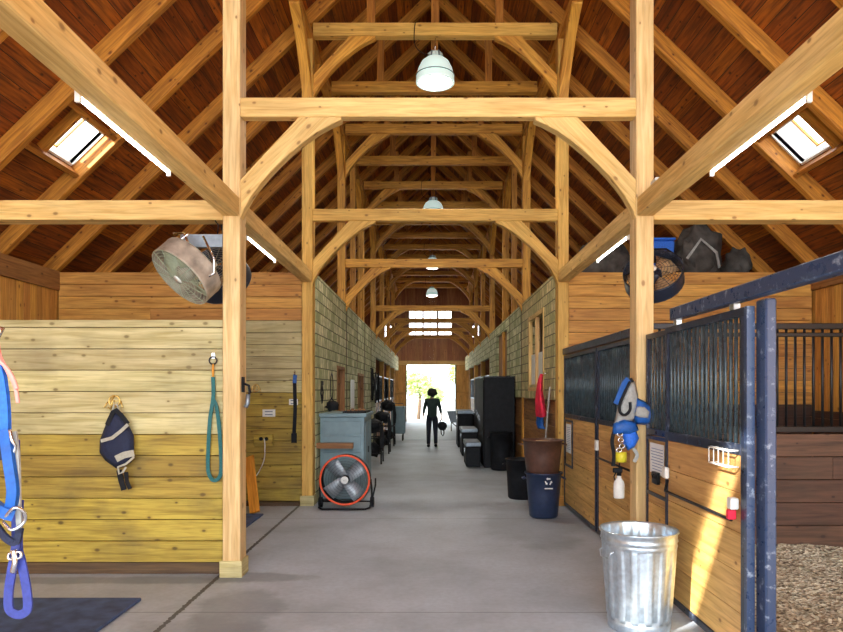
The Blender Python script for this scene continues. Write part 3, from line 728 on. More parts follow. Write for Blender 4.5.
# shavings
def shavings_mesh():
    mb = MB(); nx, ny = 70, 90; x0, x1, y0, y1 = 2.065, ER-.075, .6, 6.11
    for j in range(ny+1):
        for i in range(nx+1):
            x = x0+(x1-x0)*i/nx; y = y0+(y1-y0)*j/ny
            e = max(0, 1-(y1-y)/1.3)**1.6*.2+max(0, 1-(x1-x)/1.0)**1.5*.15
            z = .035+e+.05*noise.noise(Vector((x*2.2, y*2.2, 0)))*min(1, (x-x0)*3+.2)+.018*noise.noise(Vector((x*9, y*9, 3)))
            mb.v.append(Vector((x, y, max(.004, z))))
    for j in range(ny):
        for i in range(nx):
            a = j*(nx+1)+i; mb.face((a, a+1, a+nx+2, a+nx+1), [(0, 0)]*4, 0, True)
    n0 = len(mb.v)
    for q in range(5200):
        i = R.randrange(nx*ny); j_, i_ = divmod(i, nx)
        y = y0+(y1-y0)*(j_+R.random())/ny; x = x0+(x1-x0)*(i_+R.random())/nx
        if y < 3: continue
        p = mb.v[j_*(nx+1)+i_]; l = R.uniform(.006, .022); wd = l*.5; a = R.random()*6.28; tl = R.uniform(-.5, .5)
        d = Vector((math.cos(a), math.sin(a), tl))*l; e = Vector((-math.sin(a), math.cos(a), R.uniform(-.5, .5)))*wd; c = Vector((x, y, p.z+.012))
        b = len(mb.v); mb.v += [c-d-e, c+d-e, c+d+e, c-d+e]; mb.face((b, b+1, b+2, b+3), [(0, 0)]*4, 1)
    return mb
t = shavings_mesh().build('wood_shavings', ['shavings', 'chip']); t['kind'] = 'stuff'; tag(t, 'pine shavings bedding heaped on the floor of the open stall', 'bedding')
# far stall fronts, both sides, beyond the fifth posts
for i in (4, 5, 6):
    for sx, x, sg in (('left', XL, -1), ('right', XR, 1)):
        y0, y1 = ROW[i]+HW+.02, ROW[i+1]-HW-.02
        stall_panel('dark barred stall front far down the %s side, %s of the far ones there' % (sx, ORD[i-4]), x, y0, y1, 'far stall fronts', split=(y0+y1)/2, mats='dim', sgn=sg)

# ------------------------------------------------------------------ lamps
def pendant(x, y, zb, label):
    t = thing('pendant_lamp', label, 'lamp', (x, y, zb), 'hanging barn lamps')
    pr = [(.284, 0), (.286, .012), (.284, .03), (.278, .11), (.25, .21), (.205, .30), (.15, .345), (.12, .347), (.118, .35)]
    inner = [(r-.006, z) for r, z in reversed(pr)]
    MB().lathe([(p[0], p[1]) for p in pr]+[(.0001, .351)], (x, y, zb), 40).build('shade', 'shade', t)
    MB().lathe([(.284, .098), (.288, .102), (.288, .110), (.281, .114)], (x, y, zb), 40).build('rim_band', 'grey', t)
    MB().lathe([(.0001, -.045), (.10, -.04), (.2, -.02), (.262, .008)], (x, y, zb), 40).build('diffuser', 'lampglow', t)
    mb = MB().lathe([(.0001, .352), (.112, .352), (.112, .43), (.07, .46), (.0001, .465)], (x, y, zb), 8, sm=False)
    for a in range(6): mb.beam((x+.118*math.cos(a*1.047), y+.118*math.sin(a*1.047), zb+.355), (x+.10*math.cos(a*1.047), y+.10*math.sin(a*1.047), zb+.45), .025, .015, mi=1)
    mb.build('ballast_housing', ['enamel', 'grey'], t, bevel=.004)
    MB().tube([(x, y, zb+.465), (x, y, 6.918)], .006, 6).build('hook_chain', 'chrome', t)
    MB().curve([(x-.05, y, zb+.42), (x-.14, y-.05, zb+.40), (x-.26, y-.08, zb+.46), (x-.31, y-.095, zb+.58), (x-.30, y-.09, 7.06), (x-.28, y-.085, 7.11)], .006, 6).build('power_cable', 'black', t)
    return t
lz = 6.25
pend = [(1, 'white bell-shaped pendant lamp nearest the camera, hanging from the upper collar beam'), (3, 'second hanging pendant lamp, seen just above the second tie beam'), (5, 'third hanging pendant lamp, seen below the third tie beam'), (7, 'farthest hanging pendant lamp, small and round before the end gable')]
for i, lab in pend:
    t = pendant(XC, ROW[i]-.0, lz, lab)
    ld = bpy.data.lights.new('lamp_light', 'SPOT'); ld.energy = LAMP_W*6; ld.color = (1, .9, .75); ld.shadow_soft_size = .2; ld.spot_size = 2.7; ld.spot_blend = .6
    lo = bpy.data.objects.new('lamp_light', ld); COL.objects.link(lo); lo.location = (XC, ROW[i], lz-.06)
# tube lamps
def tube_lamp(x, y0, y1, label, sg):
    z = GZ0
    t = thing('tube_lamp', label, 'lamp', (x, (y0+y1)/2, z), 'fluorescent tubes along the side beams')
    a, b = sorted((x, x+sg*.028)); MB().box(a, b, y0, y1, z+.012, z+.075, 'Y').build('fixture', 'white', t)
    MB().tube([(x+sg*.018, y0+.02, z+.002), (x+sg*.018, y1-.02, z+.002)], .0125, 10).build('tube', 'tube', t)
    MB().box(a, b, y0, y0+.018, z-.03, z+.011).build('end_cap', 'white', t); MB().box(a, b, y1-.018, y1, z-.03, z+.011).build('end_cap', 'white', t)
for bi, (a, b) in enumerate(((3.52, 4.76), (6.75, 8.0))):
    for sx, x in (('left', XL-.0755), ('right', XR+.0755)):
        tube_lamp(x, a, b, 'glowing fluorescent tube under the %s beam, %s' % (sx, 'in front of the nearest post' if bi == 0 else 'just beyond the nearest post'), -1 if sx == 'left' else 1)

# ------------------------------------------------------------------ fans
def drum_fan(t, r, dep, drum='grey', guard='chrome', blade='greytrim', nb=3, spokes=True, glen=None):
    """axis local -Y is the front (towards the camera); built around (0,0,0) of the empty"""
    c = Vector(t['_w']); mt = Matrix(((1, 0, 0), (0, 0, -1), (0, 1, 0))).transposed()
    rot = Matrix.Rotation(math.radians(90), 3, 'X')   # z -> -y
    pr = [(r*.97, -dep/2), (r, -dep/2), (r*1.01, -dep/2+.015), (r, -dep/2+.03), (r, dep/2-.03), (r*1.01, dep/2-.015), (r, dep/2), (r*.97, dep/2), (r*.96, 0), (r*.97, -dep/2)]
    mb = MB(); b = len(mb.v); mb.lathe(pr, c, 40, mat=rot); mb.f = [f for f in mb.f if len(f) == 4]; n = len(mb.f); mb.uv = mb.uv[:n]; mb.mi = mb.mi[:n]; mb.sm = mb.sm[:n]
    mb.build('drum', drum, t)
    for sg in (1, -1):
        mb = MB(); zz = sg*dep/2
        for k in range(1, 11):
            rr = r*k/10; mb.tube([c+rot @ Vector((rr*math.cos(a*.2618), rr*math.sin(a*.2618), zz+sg*.02*(1-(k/10)**2))) for a in range(24)], .0022, 4, closed=True)
        for a in range(12):
            mb.tube([c+rot @ Vector((r*q*math.cos(a*.5236), r*q*math.sin(a*.5236), zz+sg*.02*(1-q*q))) for q in (.05, .35, .7, 1)], .003, 4)
        mb.build('guard', guard, t)
    mb = MB().lathe([(.0001, -.06), (.07, -.06), (.08, -.03), (.08, .05), (.05, .07), (.0001, .075)], c, 20, mat=rot); mb.build('motor_hub', drum, t)
    mb = MB().lathe([(.0001, dep/2+.022), (r*.14, dep/2+.022), (r*.14, dep/2+.028), (.0001, dep/2+.03)], c, 20, mat=rot); mb.build('badge', 'white', t)
    for k in range(nb):
        mb = MB(); a0 = k*2*math.pi/nb+.8; rows = []
        for q in (.16, .4, .65, .9):
            wd = (.28+.22*q)
            for s_ in (-1, 0, 1):
                a = a0+s_*wd*(1.0 if nb > 3 else 1.25); mb.v.append(c+rot @ Vector((r*q*math.cos(a), r*q*math.sin(a), s_*.05*(1.1-q*.5)+.0)))
        for i in range(3):
            for j in range(2):
                a = i*3+j; mb.face((a, a+1, a+4, a+3), [(0, 0)]*4, 0, True)
        o = mb.build('blade', blade, t); sd = o.modifiers.new('thick', 'SOLIDIFY'); sd.thickness = .006
def aim(t, n): t.rotation_mode = 'QUATERNION'; t.rotation_quaternion = Vector((0, -1, 0)).rotation_difference(Vector(n).normalized())
# left pair, hung from the nearest left post
k = 655/5.85
t = thing('drum_fan', 'round caged barn fan tilted downward left of the nearest post', 'fan', (-2.14, 5.75, 2.74), 'barn fans on the posts')
drum_fan(t, .295, .18, 'dusttan', 'palegreen', 'palegreen', 3)
c = Vector((-2.14, 5.75, 2.74))
for s_ in (-1, 1):
    MB().tube([c+Vector((s_*.292, 0, 0)), c+Vector((s_*.31, .05, 0)), c+Vector((s_*.31, .12, .10)), c+Vector((s_*.1, .26, .20))], .011, 6).build('yoke_arm', 'chrome', t)
aim(t, (-.50, -.50, -.70))
t2 = thing('fan_bracket', 'grey sheet-metal bracket holding the fans to the nearest left post', 'bracket', (-2.05, 5.98, 3.0))
MB().box(-2.28, XL-PW/2-.002, 5.96, 6.02, 3.0, 3.12, 'X').build('plate', 'grey', t2, bevel=.004)
MB().tube([(-2.33, 5.95, 3.12), (-2.20, 5.85, 3.10), (-2.10, 5.70, 2.95)], .012, 6).build('strut', 'chrome', t2)
MB().tube([(-1.95, 5.99, 3.12), (-1.93, 5.96, 3.2), (-1.97, 5.99, 3.25)], .006, 6).build('cable', 'black', t2)
t = thing('drum_fan', 'second barn fan half hidden behind the nearest left post', 'fan', (-2.12, 6.58, 2.86), 'barn fans on the posts')
drum_fan(t, .29, .22, 'steel', 'greytrim', 'hay', 3)
MB().tube([(-2.12, 6.58, 2.86), (-2.12, 6.58, 3.2), (-2.03, 6.16, 3.3)], .014, 6).build('yoke_arm', 'blackm', t)
aim(t, (-.15, -.72, .45))
t = thing('drum_fan', 'round barn fan hung behind the nearest right post, facing down', 'fan', (2.22, 6.52, 2.83), 'barn fans on the posts')
drum_fan(t, .285, .17, 'steel', 'blackm', 'hay', 3)
c = Vector((2.22, 6.52, 2.83))
MB().tube([c+Vector((.275, 0, 0)), c+Vector((.28, .0, .18)), c+Vector((.15, 0, .36)), c+Vector((0, 0, .40)), c+Vector((-.15, 0, .36)), c+Vector((-.28, 0, .18)), c+Vector((-.275, 0, 0))], .011, 6).build('yoke_arm', 'blackm', t)
aim(t, (-.30, -.62, .50))
# floor fan with red-orange ring
t = thing('floor_fan', 'round floor fan with a red-orange guard ring on a wheeled black frame', 'fan', (-1.22, 9.42, .42))
c = Vector((-1.22, 9.42, .42)); t.location = (-1.22, 9.42, .42); t['_w'] = tuple(c)
rot = Matrix.Rotation(math.radians(90), 3, 'X'); r = .345
pr = [(r*.98, -.12), (r*1.02, -.12), (r*1.02, .10), (r*.98, .10), (r*.97, 0), (r*.98, -.12)]
mb = MB(); mb.lathe(pr, c, 48, mat=rot); mb.f = [f for f in mb.f if len(f) == 4]; n = len(mb.f); mb.uv = mb.uv[:n]; mb.mi = mb.mi[:n]; mb.sm = mb.sm[:n]; mb.build('drum', 'black', t)
MB().tube([c+Vector((r*1.01*math.cos(a*.1309), -.115, r*1.01*math.sin(a*.1309))) for a in range(48)], .016, 8, closed=True).build('guard_ring', 'orangering', t)
mb = MB()
for kk in range(2, 9): mb.tube([c+Vector((r*kk/9*math.cos(a*.2094), -.125, r*kk/9*math.sin(a*.2094))) for a in range(30)], .0014, 4, closed=True)
mb.build('wire_guard', 'black', t)
for kk in range(4):
    a0 = math.radians(40+kk*90); mb = MB()
    for q in (.12, .4, .7, .93):
        for s_ in (-1, 0, 1):
            wq = .10*(.7+.4*q)
            d = Vector((math.cos(a0), 0, math.sin(a0))); e = Vector((-math.sin(a0), 0, math.cos(a0)))
            mb.v.append(c+d*r*q+e*wq*s_+Vector((0, -.03+.035*s_, 0)))
    for i in range(3):
        for j in range(2): a = i*3+j; mb.face((a, a+3, a+4, a+1), [(0, 0)]*4, 0, True)
    o = mb.build('blade', 'bladegrey', t); sd = o.modifiers.new('thick', 'SOLIDIFY'); sd.thickness = .006
MB().lathe([(.0001, -.02), (.06, -.02), (.062, .06), (.05, .075), (.0001, .078)], c, 24, mat=rot).build('hub', 'black', t)
mb = MB().lathe([(.035, .128), (.055, .128), (.055, .132), (.035, .132)], c, 24, mat=rot); mb.lathe([(.0001, .126), (.018, .126), (.018, .132), (.0001, .133)], c, 12, mat=rot); mb.build('badge', 'white', t)
MB().lathe([(.0001, -.10), (.075, -.10), (.08, -.03), (.0001, -.025)], c, 20, mat=rot).build('motor', 'black', t)
mb = MB()
for s_ in (-1, 1):
    mb.tube([c+Vector((s_*.36, -.02, 0)), c+Vector((s_*.375, 0, -.15)), c+Vector((s_*.37, .04, -.33)), c+Vector((s_*.36, -.16, -.385)), c+Vector((s_*.3, -.22, -.395))], .014, 6)
mb.tube([c+Vector((-.3, -.22, -.395)), c+Vector((.3, -.22, -.395))], .014, 6); mb.tube([c+Vector((-.37, .05, -.33)), c+Vector((.37, .05, -.33))], .012, 6)
mb.tube([c+Vector((.37, .05, -.33)), c+Vector((.42, .1, -.1)), c+Vector((.42, .1, .0))], .012, 6)
mb.build('stand', 'black', t)
for s_ in (-1, 1):
    MB().tube([c+Vector((s_*.345, .09, -.345)), c+Vector((s_*.40, .09, -.345))], .074, 20).build('wheel', 'black', t)

# ------------------------------------------------------------------ left wall tack
yw = ROW[0]-.006     # face of the low wall boards
def px(x, y, Y): return Vector(((x-430.5)*Y/655, Y, 1.7+(390-y)*Y/655))
def hook(parent_label, x, z, y, mat='brass', name='tack_hook', lab='hook'):
    t = thing(name, parent_label, 'hook', (x, y, z))
    mb = MB(); mb.tube([Vector((x+.05*math.cos(a*.35), y-.012, z+.05*math.sin(a*.35))) for a in range(18)], .007, 6, closed=True)
    mb.tube([(x, y-.005, z+.05), (x, y-.05, z+.02), (x, y-.06, z-.03), (x-.02, y-.045, z-.075), (x-.05, y-.03, z-.06)], .007, 6)
    mb.tube([(x-.06, y-.01, z-.005), (x-.085, y-.035, z-.06)], .006, 6); mb.tube([(x+.06, y-.01, z-.005), (x+.085, y-.035, z-.06)], .006, 6)
    mb.tube([(x-.05, y-.012, z), (x+.05, y-.012, z)], .005, 6)
    mb.build('bracket', mat, t); return t
p = px(115, 401, yw); hook('ornate brass tack hook above the navy fly mask', p.x, p.z, yw)
# fly mask
t = thing('fly_mask', 'navy horse fly mask with grey trim hanging from the brass hook', 'fly mask', tuple(px(117, 440, yw-.06)))
Y = yw-.06
def poly(pts, y, th, mat, name, parent, puff=.0):
    n = len(pts); P3 = [px(a, b, y) for a, b in pts]; c = sum(P3, Vector())/n; mb = MB()
    ring = []
    for q, off in ((1, 0), (.75, -puff*.8), (.4, -puff)):
        ring.append(len(mb.v)); mb.v += [c+(v-c)*q+Vector((0, off, 0)) for v in P3]
    ce = len(mb.v); mb.v.append(c+Vector((0, -puff, 0)))
    for a in range(2):
        for i in range(n):
            j = (i+1) % n; mb.face((ring[a]+i, ring[a+1]+i, ring[a+1]+j, ring[a]+j), [(0, 0)]*4, 0, True)
    for i in range(n): mb.face((ring[2]+i, ce, ring[2]+(i+1) % n), [(0, 0)]*3, 0, True)
    o = mb.build(name, mat, parent); sd = o.modifiers.new('thick', 'SOLIDIFY'); sd.thickness = th; sd.offset = 0; return o
poly([(116, 411), (121, 414), (128, 424), (133.5, 436), (134, 455), (131, 462), (124, 466), (117, 468), (106, 460), (100.5, 452), (101, 440), (107, 424), (113, 413)], Y, .02, 'navy', 'mask_body', t, .045)
def strap(pts, y, w, mat, name, parent, th=.006):
    return MB().tube([px(a, b, y if len(q) == 0 else q[0]) for (a, b, *q) in pts], 0, flat=(w, th), up=(0, 1, 0)).build(name, mat, parent)
o = strap([(101, 441), (112, 438), (121, 431), (128, 424.5)], Y-.072, .03, 'greytrim', 'trim_band', t); o['label'] = 'grey trim band'
o = strap([(116, 459), (124, 455), (134, 453)], Y-.058, .06, 'greytrim', 'trim_band', t); o['label'] = 'wide grey trim band'
o = strap([(134, 457), (126, 464), (118, 467), (119, 474), (123, 472), (126, 467)], Y-.055, .018, 'greytrim', 'strap', t)
o = strap([(107, 425), (113, 412), (116, 410), (121, 415), (128, 424)], Y-.045, .04, 'black', 'crown_patch', t); o['label'] = 'black crown edge'
strap([(119, 470), (121, 480), (124, 490)], Y-.03, .05, 'black', 'strap', t); strap([(126, 472), (127, 482), (130, 489)], Y-.03, .035, 'black', 'strap', t)
strap([(112, 413), (114, 405), (117, 404), (120, 414)], Y-.0, .014, 'greytrim', 'strap', t)
# teal lead rope
t = thing('lead_rope', 'teal lead rope looped from a metal ring on the low left wall', 'lead rope', tuple(px(213, 420, yw)))
Y = yw-.03
c = px(213, 360.5, yw-.022); MB().tube([c+Vector((.035*math.cos(a*.5236), 0, .035*math.sin(a*.5236))) for a in range(12)], .007, 6, closed=True).build('ring', 'blackm', t)
MB().box(c.x-.015, c.x+.015, yw-.015, yw, c.z+.02, c.z+.07, 'Z').build('ring_plate', 'chrome', t)
MB().tube([px(213, 364, Y), px(213, 371, Y), px(213, 377, Y)], [.008, .012, .008], 8).build('snap', 'leaner', t)
MB().curve([px(213, 377, Y), px(213.5, 390, Y), px(213, 400, Y-.01), px(210, 420, Y-.015), px(208.5, 445, Y-.01), px(208, 465, Y), px(209, 474, Y), px(213, 480, Y), px(218, 479, Y), px(221, 472, Y), px(221, 455, Y), px(219, 425, Y-.01), px(216.5, 406, Y-.01)], 0, flat=(.034, .012), up=(0, 1, 0)).build('rope', 'teal', t)
strap([(214, 400), (216, 404), (217.5, 412)], Y-.02, .03, 'teal', 'knot', t)
# things on the second wall (row 2)
y2 = ROW[1]-.03
p = px(256, 388, y2); hook('small brass hook on the far left wall beside the post', p.x, p.z, y2)
def plate(name, label, cat, x, y, w, h, Y, mat='white', extra=None):
    p = px(x, y, Y); t = thing(name, label, cat, tuple(p))
    MB().box(p.x-w/2, p.x+w/2, p.y-.012, p.y-.001, p.z-h/2, p.z+h/2).build('plate', mat, t, bevel=.003)
    for dz in (-.022, .022): MB().box(p.x-w*.3, p.x+w*.3, p.y-.015, p.y-.0122, p.z+dz-.008, p.z+dz+.008).build('socket', 'grey' if mat == 'white' else 'black', t)
plate('switch_plate', 'white switch plate above the junction box on the far left wall', 'switch', 269, 413, .19, .11, y2)
plate('switch_plate', 'white plate beside the hanging black strap', 'switch', 293.5, 402, .13, .09, y2)
p = px(264, 440, y2); t = thing('junction_box', 'metal outlet box with white cable on the far left wall', 'outlet', tuple(p))
MB().box(p.x-.14, p.x+.14, y2-.05, y2-.001, p.z-.085, p.z+.085).build('box', 'mustard', t, bevel=.005)
for dx in (-.03, .05): MB().lathe([(.0001, 0), (.028, 0), (.028, .01), (.0001, .012)], (p.x+dx, y2-.051, p.z+.02), 12, mat=rot).build('socket', 'black', t)
MB().curve([(p.x+.02, y2-.06, p.z+.02), (p.x+.04, y2-.10, p.z-.1), (p.x+.02, y2-.09, p.z-.3), (p.x-.08, y2-.08, p.z-.5), (p.x-.16, y2-.07, p.z-.56)], .008, 6).build('cable', 'white', t)
p = px(295, 375, y2); t = thing('riding_crop', 'black strap with blue top hanging on the far left wall', 'strap', tuple(p))
MB().tube([(p.x, y2-.012, p.z+.06), (p.x, y2-.03, p.z+.02), (p.x, y2-.03, p.z)], .012, 6).build('hook', 'chrome', t)
MB().tube([(p.x+.01, y2-.03, p.z), (p.x+.0, y2-.035, p.z-.12)], 0, flat=(.055, .02), up=(0, 1, 0)).build('loop', 'bluel', t)
MB().tube([(p.x, y2-.03, p.z-.1), (p.x+.01, y2-.03, p.z-.5), (p.x-.005, y2-.03, p.z-.82), (p.x-.01, y2-.03, p.z-.97)], 0, flat=(.05, .02), up=(0, 1, 0)).build('strap', 'black', t)
MB().box(p.x-.045, p.x+.03, y2-.05, y2-.012, p.z-1.0, p.z-.86).build('tassel', 'black', t)
# things on nearest left post's aisle face
xf = XL+PW/2
t = thing('halter_hook', 'small black hook and buckle on the aisle side of the nearest left post', 'hook', (xf, 6.02, 1.72))
MB().box(xf+.001, xf+.012, 5.99, 6.06, 1.68, 1.82, 'Z').build('plate', 'black', t)
MB().tube([(xf+.01, 6.02, 1.76), (xf+.06, 6.02, 1.74), (xf+.07, 6.02, 1.68), (xf+.05, 6.02, 1.64)], .012, 6).build('hook', 'black', t)
MB().tube([(xf+.055, 6.02, 1.66), (xf+.05, 6.02, 1.58), (xf+.03, 6.02, 1.54)], .02, 6).build('buckle', 'grey', t)
t = MB().beam((-2.40, 8.95, .025), (-2.66, 9.60, .72), .035, .14, up=(1, 0, .3)).build('leaning_board', 'leaner', origin=(-2.5, 9.2, 0), bevel=.005); tag(t, 'short orange board leaning against the far left wall, beside the nearest post', 'board')
t = MB().box(-3.5, -2.27, 7.6, 8.9, .001, .022, 'X').build('rubber_mat', 'mat', origin=(-2.6, 7.8, 0)); tag(t, 'dark rubber mat behind the nearest left post', 'mat')
t = MB().box(-4.0, -2.33, 3.6, 5.28, .001, .028, 'X').build('rubber_mat', 'mat', origin=(-3.2, 4.4, 0), bevel=.006); tag(t, 'blue-grey rubber mat on the floor at the lower left corner', 'mat')
t = MB().box(-5.0, -3.7, ROW[1]-.11, ROW[1]-.035, 2.36, 2.40, 'X').build('shelf_board', 'pale', origin=(-4.3, ROW[1]-.08, 2.36)); 
bpy.data.objects.remove(t)

# near left: halter, straps hanging off an arm on the post beside the camera
t = thing('steel_peg', 'steel peg arm holding halters on the post beside the camera', 'hook', (xf, 2.39, 1.9))
MB().tube([(xf+.002, 2.39, 1.9), (-1.575, 2.39, 1.9), (-1.565, 2.39, 1.93)], .012, 8).build('arm', 'chrome', t)
MB().box(xf+.001, xf+.012, 2.34, 2.44, 1.84, 1.96, 'Z').build('plate', 'chrome', t)
Y = 2.40
def hang(name, label, cat, segs, group=None):
    t = thing(name, label, cat, tuple(px(8, 400, Y)), group)
    for (pn, pts, w, th, mat) in segs:
        P3 = [px(a, b, Y+(q[0] if q else 0)) for (a, b, *q) in pts]
        if th is None: MB().curve(P3, w, 8).build(pn, mat, t)
        else: MB().curve(P3, 0, flat=(w, th), up=(0, 1, 0)).build(pn, mat, t)
    return t
hang('pink_twine', 'pink twine dangling at the left edge', 'twine', [('strand', [(-3, 338, -.02), (0, 356, -.04), (8, 372, -.05), (15, 386, -.05), (18, 403, -.05)], .007, None, 'pink'), ('strand', [(-4, 338, -.03), (-2, 358, -.06), (5, 366, -.06), (12, 376, -.06), (17, 389, -.06)], .007, None, 'pink')])
hang('blue_halter', 'bright blue webbing halter bundle hanging at the left edge', 'halter',
     [('crown_strap', [(-10, 333, 0), (-4, 360, -.02), (1, 380, -.02), (4, 405, -.02), (5, 430, -.01)], .036, .02, 'blue'), ('cheek_strap', [(-10, 334, .02), (-6, 370, 0), (-2, 420, 0), (2, 460, 0)], .05, .02, 'navy'),
      ('nose_strap', [(5, 430, -.04), (9, 460, -.06), (13, 490, -.06), (11, 507, -.05)], .036, .02, 'bluel'), ('padding', [(-6, 505, -.03), (4, 512, -.06), (14, 515, -.05)], .04, .025, 'bluel'),
      ('side_strap', [(14, 432, -.02), (17, 460, -.04), (18, 500, -.04), (20, 530, -.02)], .02, .01, 'greycloth'),
      ('buckle', [(10, 430, -.05), (12, 440, -.06), (15, 447, -.05), (11, 455, -.05), (6, 448, -.05)], .006, None, 'chrome'), ('buckle', [(3, 520, -.06), (14, 508, -.08), (24, 512, -.06), (24, 522, -.05), (12, 530, -.07), (3, 522, -.06)], .006, None, 'chrome'),
      ('noseband', [(-4, 525, -.02), (6, 538, -.05), (16, 542, -.04), (20, 528, -.03)], .025, .012, 'navy')])
hang('violet_lead', 'violet-blue flat lead looped below the halter at the left edge', 'lead',
     [('snap', [(14, 550, -.02), (15, 562, -.025), (13, 572, -.02)], .010, None, 'chrome'), ('ring', [(9, 553, -.02), (20, 552, -.02), (20, 558, -.02), (9, 559, -.02), (9, 553, -.02)], .005, None, 'chrome'),
      ('webbing', [(15, 440, -.01), (16, 500, -.01), (16, 545, 0), (12, 570, -.01), (9, 590, 0), (9, 608, 0), (16, 614, 0), (24, 613, 0), (28, 606, 0), (26, 585, 0), (21, 560, 0), (18, 545, .01), (19, 500, .015)], .032, .008, 'violet')])

# ------------------------------------------------------------------ left aisle furniture
cx0, cx1 = -1.70, -1.02
t = thing('tack_cabinet', 'blue-grey painted wooden cabinet against the left aisle wall behind the fan', 'cabinet', (-1.35, 10.5, 0))
MB().box(cx0, cx1, 10.08, 11.2, .02, 1.28, 'Z').build('body', 'cabinet', t, bevel=.006)
MB().box(cx0-.01, cx1+.04, 10.03, 11.24, 1.285, 1.34, 'Y').build('top', 'cabinet', t, bevel=.006)
for i, z in enumerate((1.02, .78, .54, .30)):
    MB().box(cx0+.05, cx1-.05, 10.062, 10.078, z, z+.2, 'X').build('panel', 'cabinet', t, bevel=.004)
for y_ in (10.4, 10.9):
    d = MB().box(cx1+.001, cx1+.014, y_-.22, y_+.22, .1, 1.2, 'Z').build('door', 'cabinet', t, bevel=.004); MB().box(cx1+.015, cx1+.03, y_+.15, y_+.17, .7, .8).build('handle', 'blackm', d)
t = MB().box(-1.72, -1.17, 9.84, 9.95, .82, .90, 'X').build('wooden_ledge', 'dim', origin=(-1.45, 9.9, .82)); tag(t, 'brown wooden rail in front of the blue-grey cabinet', 'rail')
t = thing('clutter_box', 'black bag standing on the blue-grey cabinet', 'bag', (-1.55, 10.3, 1.342)); MB().ball((-1.55, 10.3, 1.45), .09, 14, sq=(1.2, .8, .85), jit=.5, seed=3).build('bag_body', 'black', t); MB().tube([(-1.60, 10.3, 1.48), (-1.56, 10.3, 1.58), (-1.5, 10.3, 1.48)], .012, 6).build('handle', 'black', t)
t = thing('grooming_tray', 'dark tray of small tools along the cabinet top', 'tray', (-1.2, 10.5, 1.342)); MB().box(-1.36, -1.0, 10.12, 10.9, 1.342, 1.37).build('tray', 'black', t)
for i in range(5): MB().box(-1.3+.05*i, -1.26+.05*i, 10.2+.1*i, 10.28+.1*i, 1.371, 1.39+.02*(i % 2)).build('brush', 'dim', t)
t = thing('horse_collar', 'dark oval ring hanging on the left shingled wall', 'collar', (XL+.08, 11.6, 1.7)); MB().tube([(XL+.085, 11.35+.16*math.cos(a*.39), 1.76+.22*math.sin(a*.39)) for a in range(16)], .022, 8, closed=True).build('ring', 'blackm', t); MB().box(XL+.095, XL+.09, 11.33, 11.37, 1.97, 2.02).build('hook', 'black', t)
t = thing('wall_hook_bridle', 'black bridle hanging beside the second left post', 'bridle', (XL+.08, 10.3, 1.75)); MB().box(XL+.095, XL+.12, 10.25, 10.35, 1.78, 1.84).build('hook', 'black', t); MB().tube([(XL+.09, 10.3, 1.84), (XL+.10, 10.2, 1.65), (XL+.1, 10.3, 1.5), (XL+.1, 10.4, 1.66), (XL+.09, 10.31, 1.84)], .018, 6).build('strap', 'black', t)
t = thing('white_towel', 'white towel hanging on the left shingled wall above the cabinet', 'towel', (XL+.1, 14.0, 1.3)); MB().box(XL+.12, XL+.14, 13.8, 14.4, .95, 1.92, 'Z').build('cloth', 'white', t, bevel=.008); MB().tube([(XL+.095, 14.1, 1.93), (XL+.09, 14.1, 1.94)], .012, 6).build('peg', 'chrome', t)
# saddle racks and clutter further down left
def saddle_rack(x, y, label, h=1.0):
    t = thing('saddle_rack', label, 'rack', (x, y, 0), 'black racks and carts on the left')
    mb = MB()
    for (dx, dy) in ((-.2, -.3), (.2, -.3), (-.2, .3), (.2, .3)): mb.tube([(x+dx, y+dy, .01), (x+dx*.9, y+dy*.9, h)], .02, 6)
    for z in (.25, .6, h): mb.tube([(x-.19, y-.28, z), (x+.19, y-.28, z), (x+.19, y+.28, z), (x-.19, y+.28, z)], .014, 6, closed=True)
    mb.build('frame', 'blackm', t)
    MB().ball((x, y, h-.08), .3, 14, sq=(.75, 1.0, .55), jit=.4, seed=y).build('saddle', 'black', t)
    MB().tube([(x+.2, y-.3, h-.05), (x+.24, y-.3, h-.35), (x+.22, y-.3, h-.6)], 0, flat=(.07, .02), up=(0, 1, 0)).build('stirrup_strap', 'black', t)
    MB().ball((x, y, .32), .2, 12, sq=(.8, 1.1, .8), jit=.5, seed=y+5).build('bundle', 'black', t)
saddle_rack(-1.32, 15.2, 'black saddle rack on the left beyond the cabinet', .95)
saddle_rack(-1.3, 17.6, 'second black saddle rack further down the left wall', 1.05)
saddle_rack(-1.3, 20.0, 'third black rack of gear at the far left of the aisle', 1.3)
t = thing('tool_cart', 'grey-blue cart standing at the far left of the aisle', 'cart', (-1.0, 22.0, 0))
MB().box(-1.3, -.85, 21.7, 22.4, .25, 1.15, 'Z').build('body', 'cabinet', t, bevel=.02)
for dx in (-1.22, -.93):
    MB().tube([(dx-.02, 21.8, .12), (dx+.02, 21.8, .12)], .11, 16).build('wheel', 'black', t); MB().tube([(dx-.02, 22.3, .12), (dx+.02, 22.3, .12)], .11, 16).build('wheel', 'black', t)
MB().tube([(-1.25, 21.68, 1.1), (-1.25, 21.55, 1.25), (-.9, 21.55, 1.25), (-.9, 21.68, 1.1)], .015, 6).build('handle', 'blackm', t)
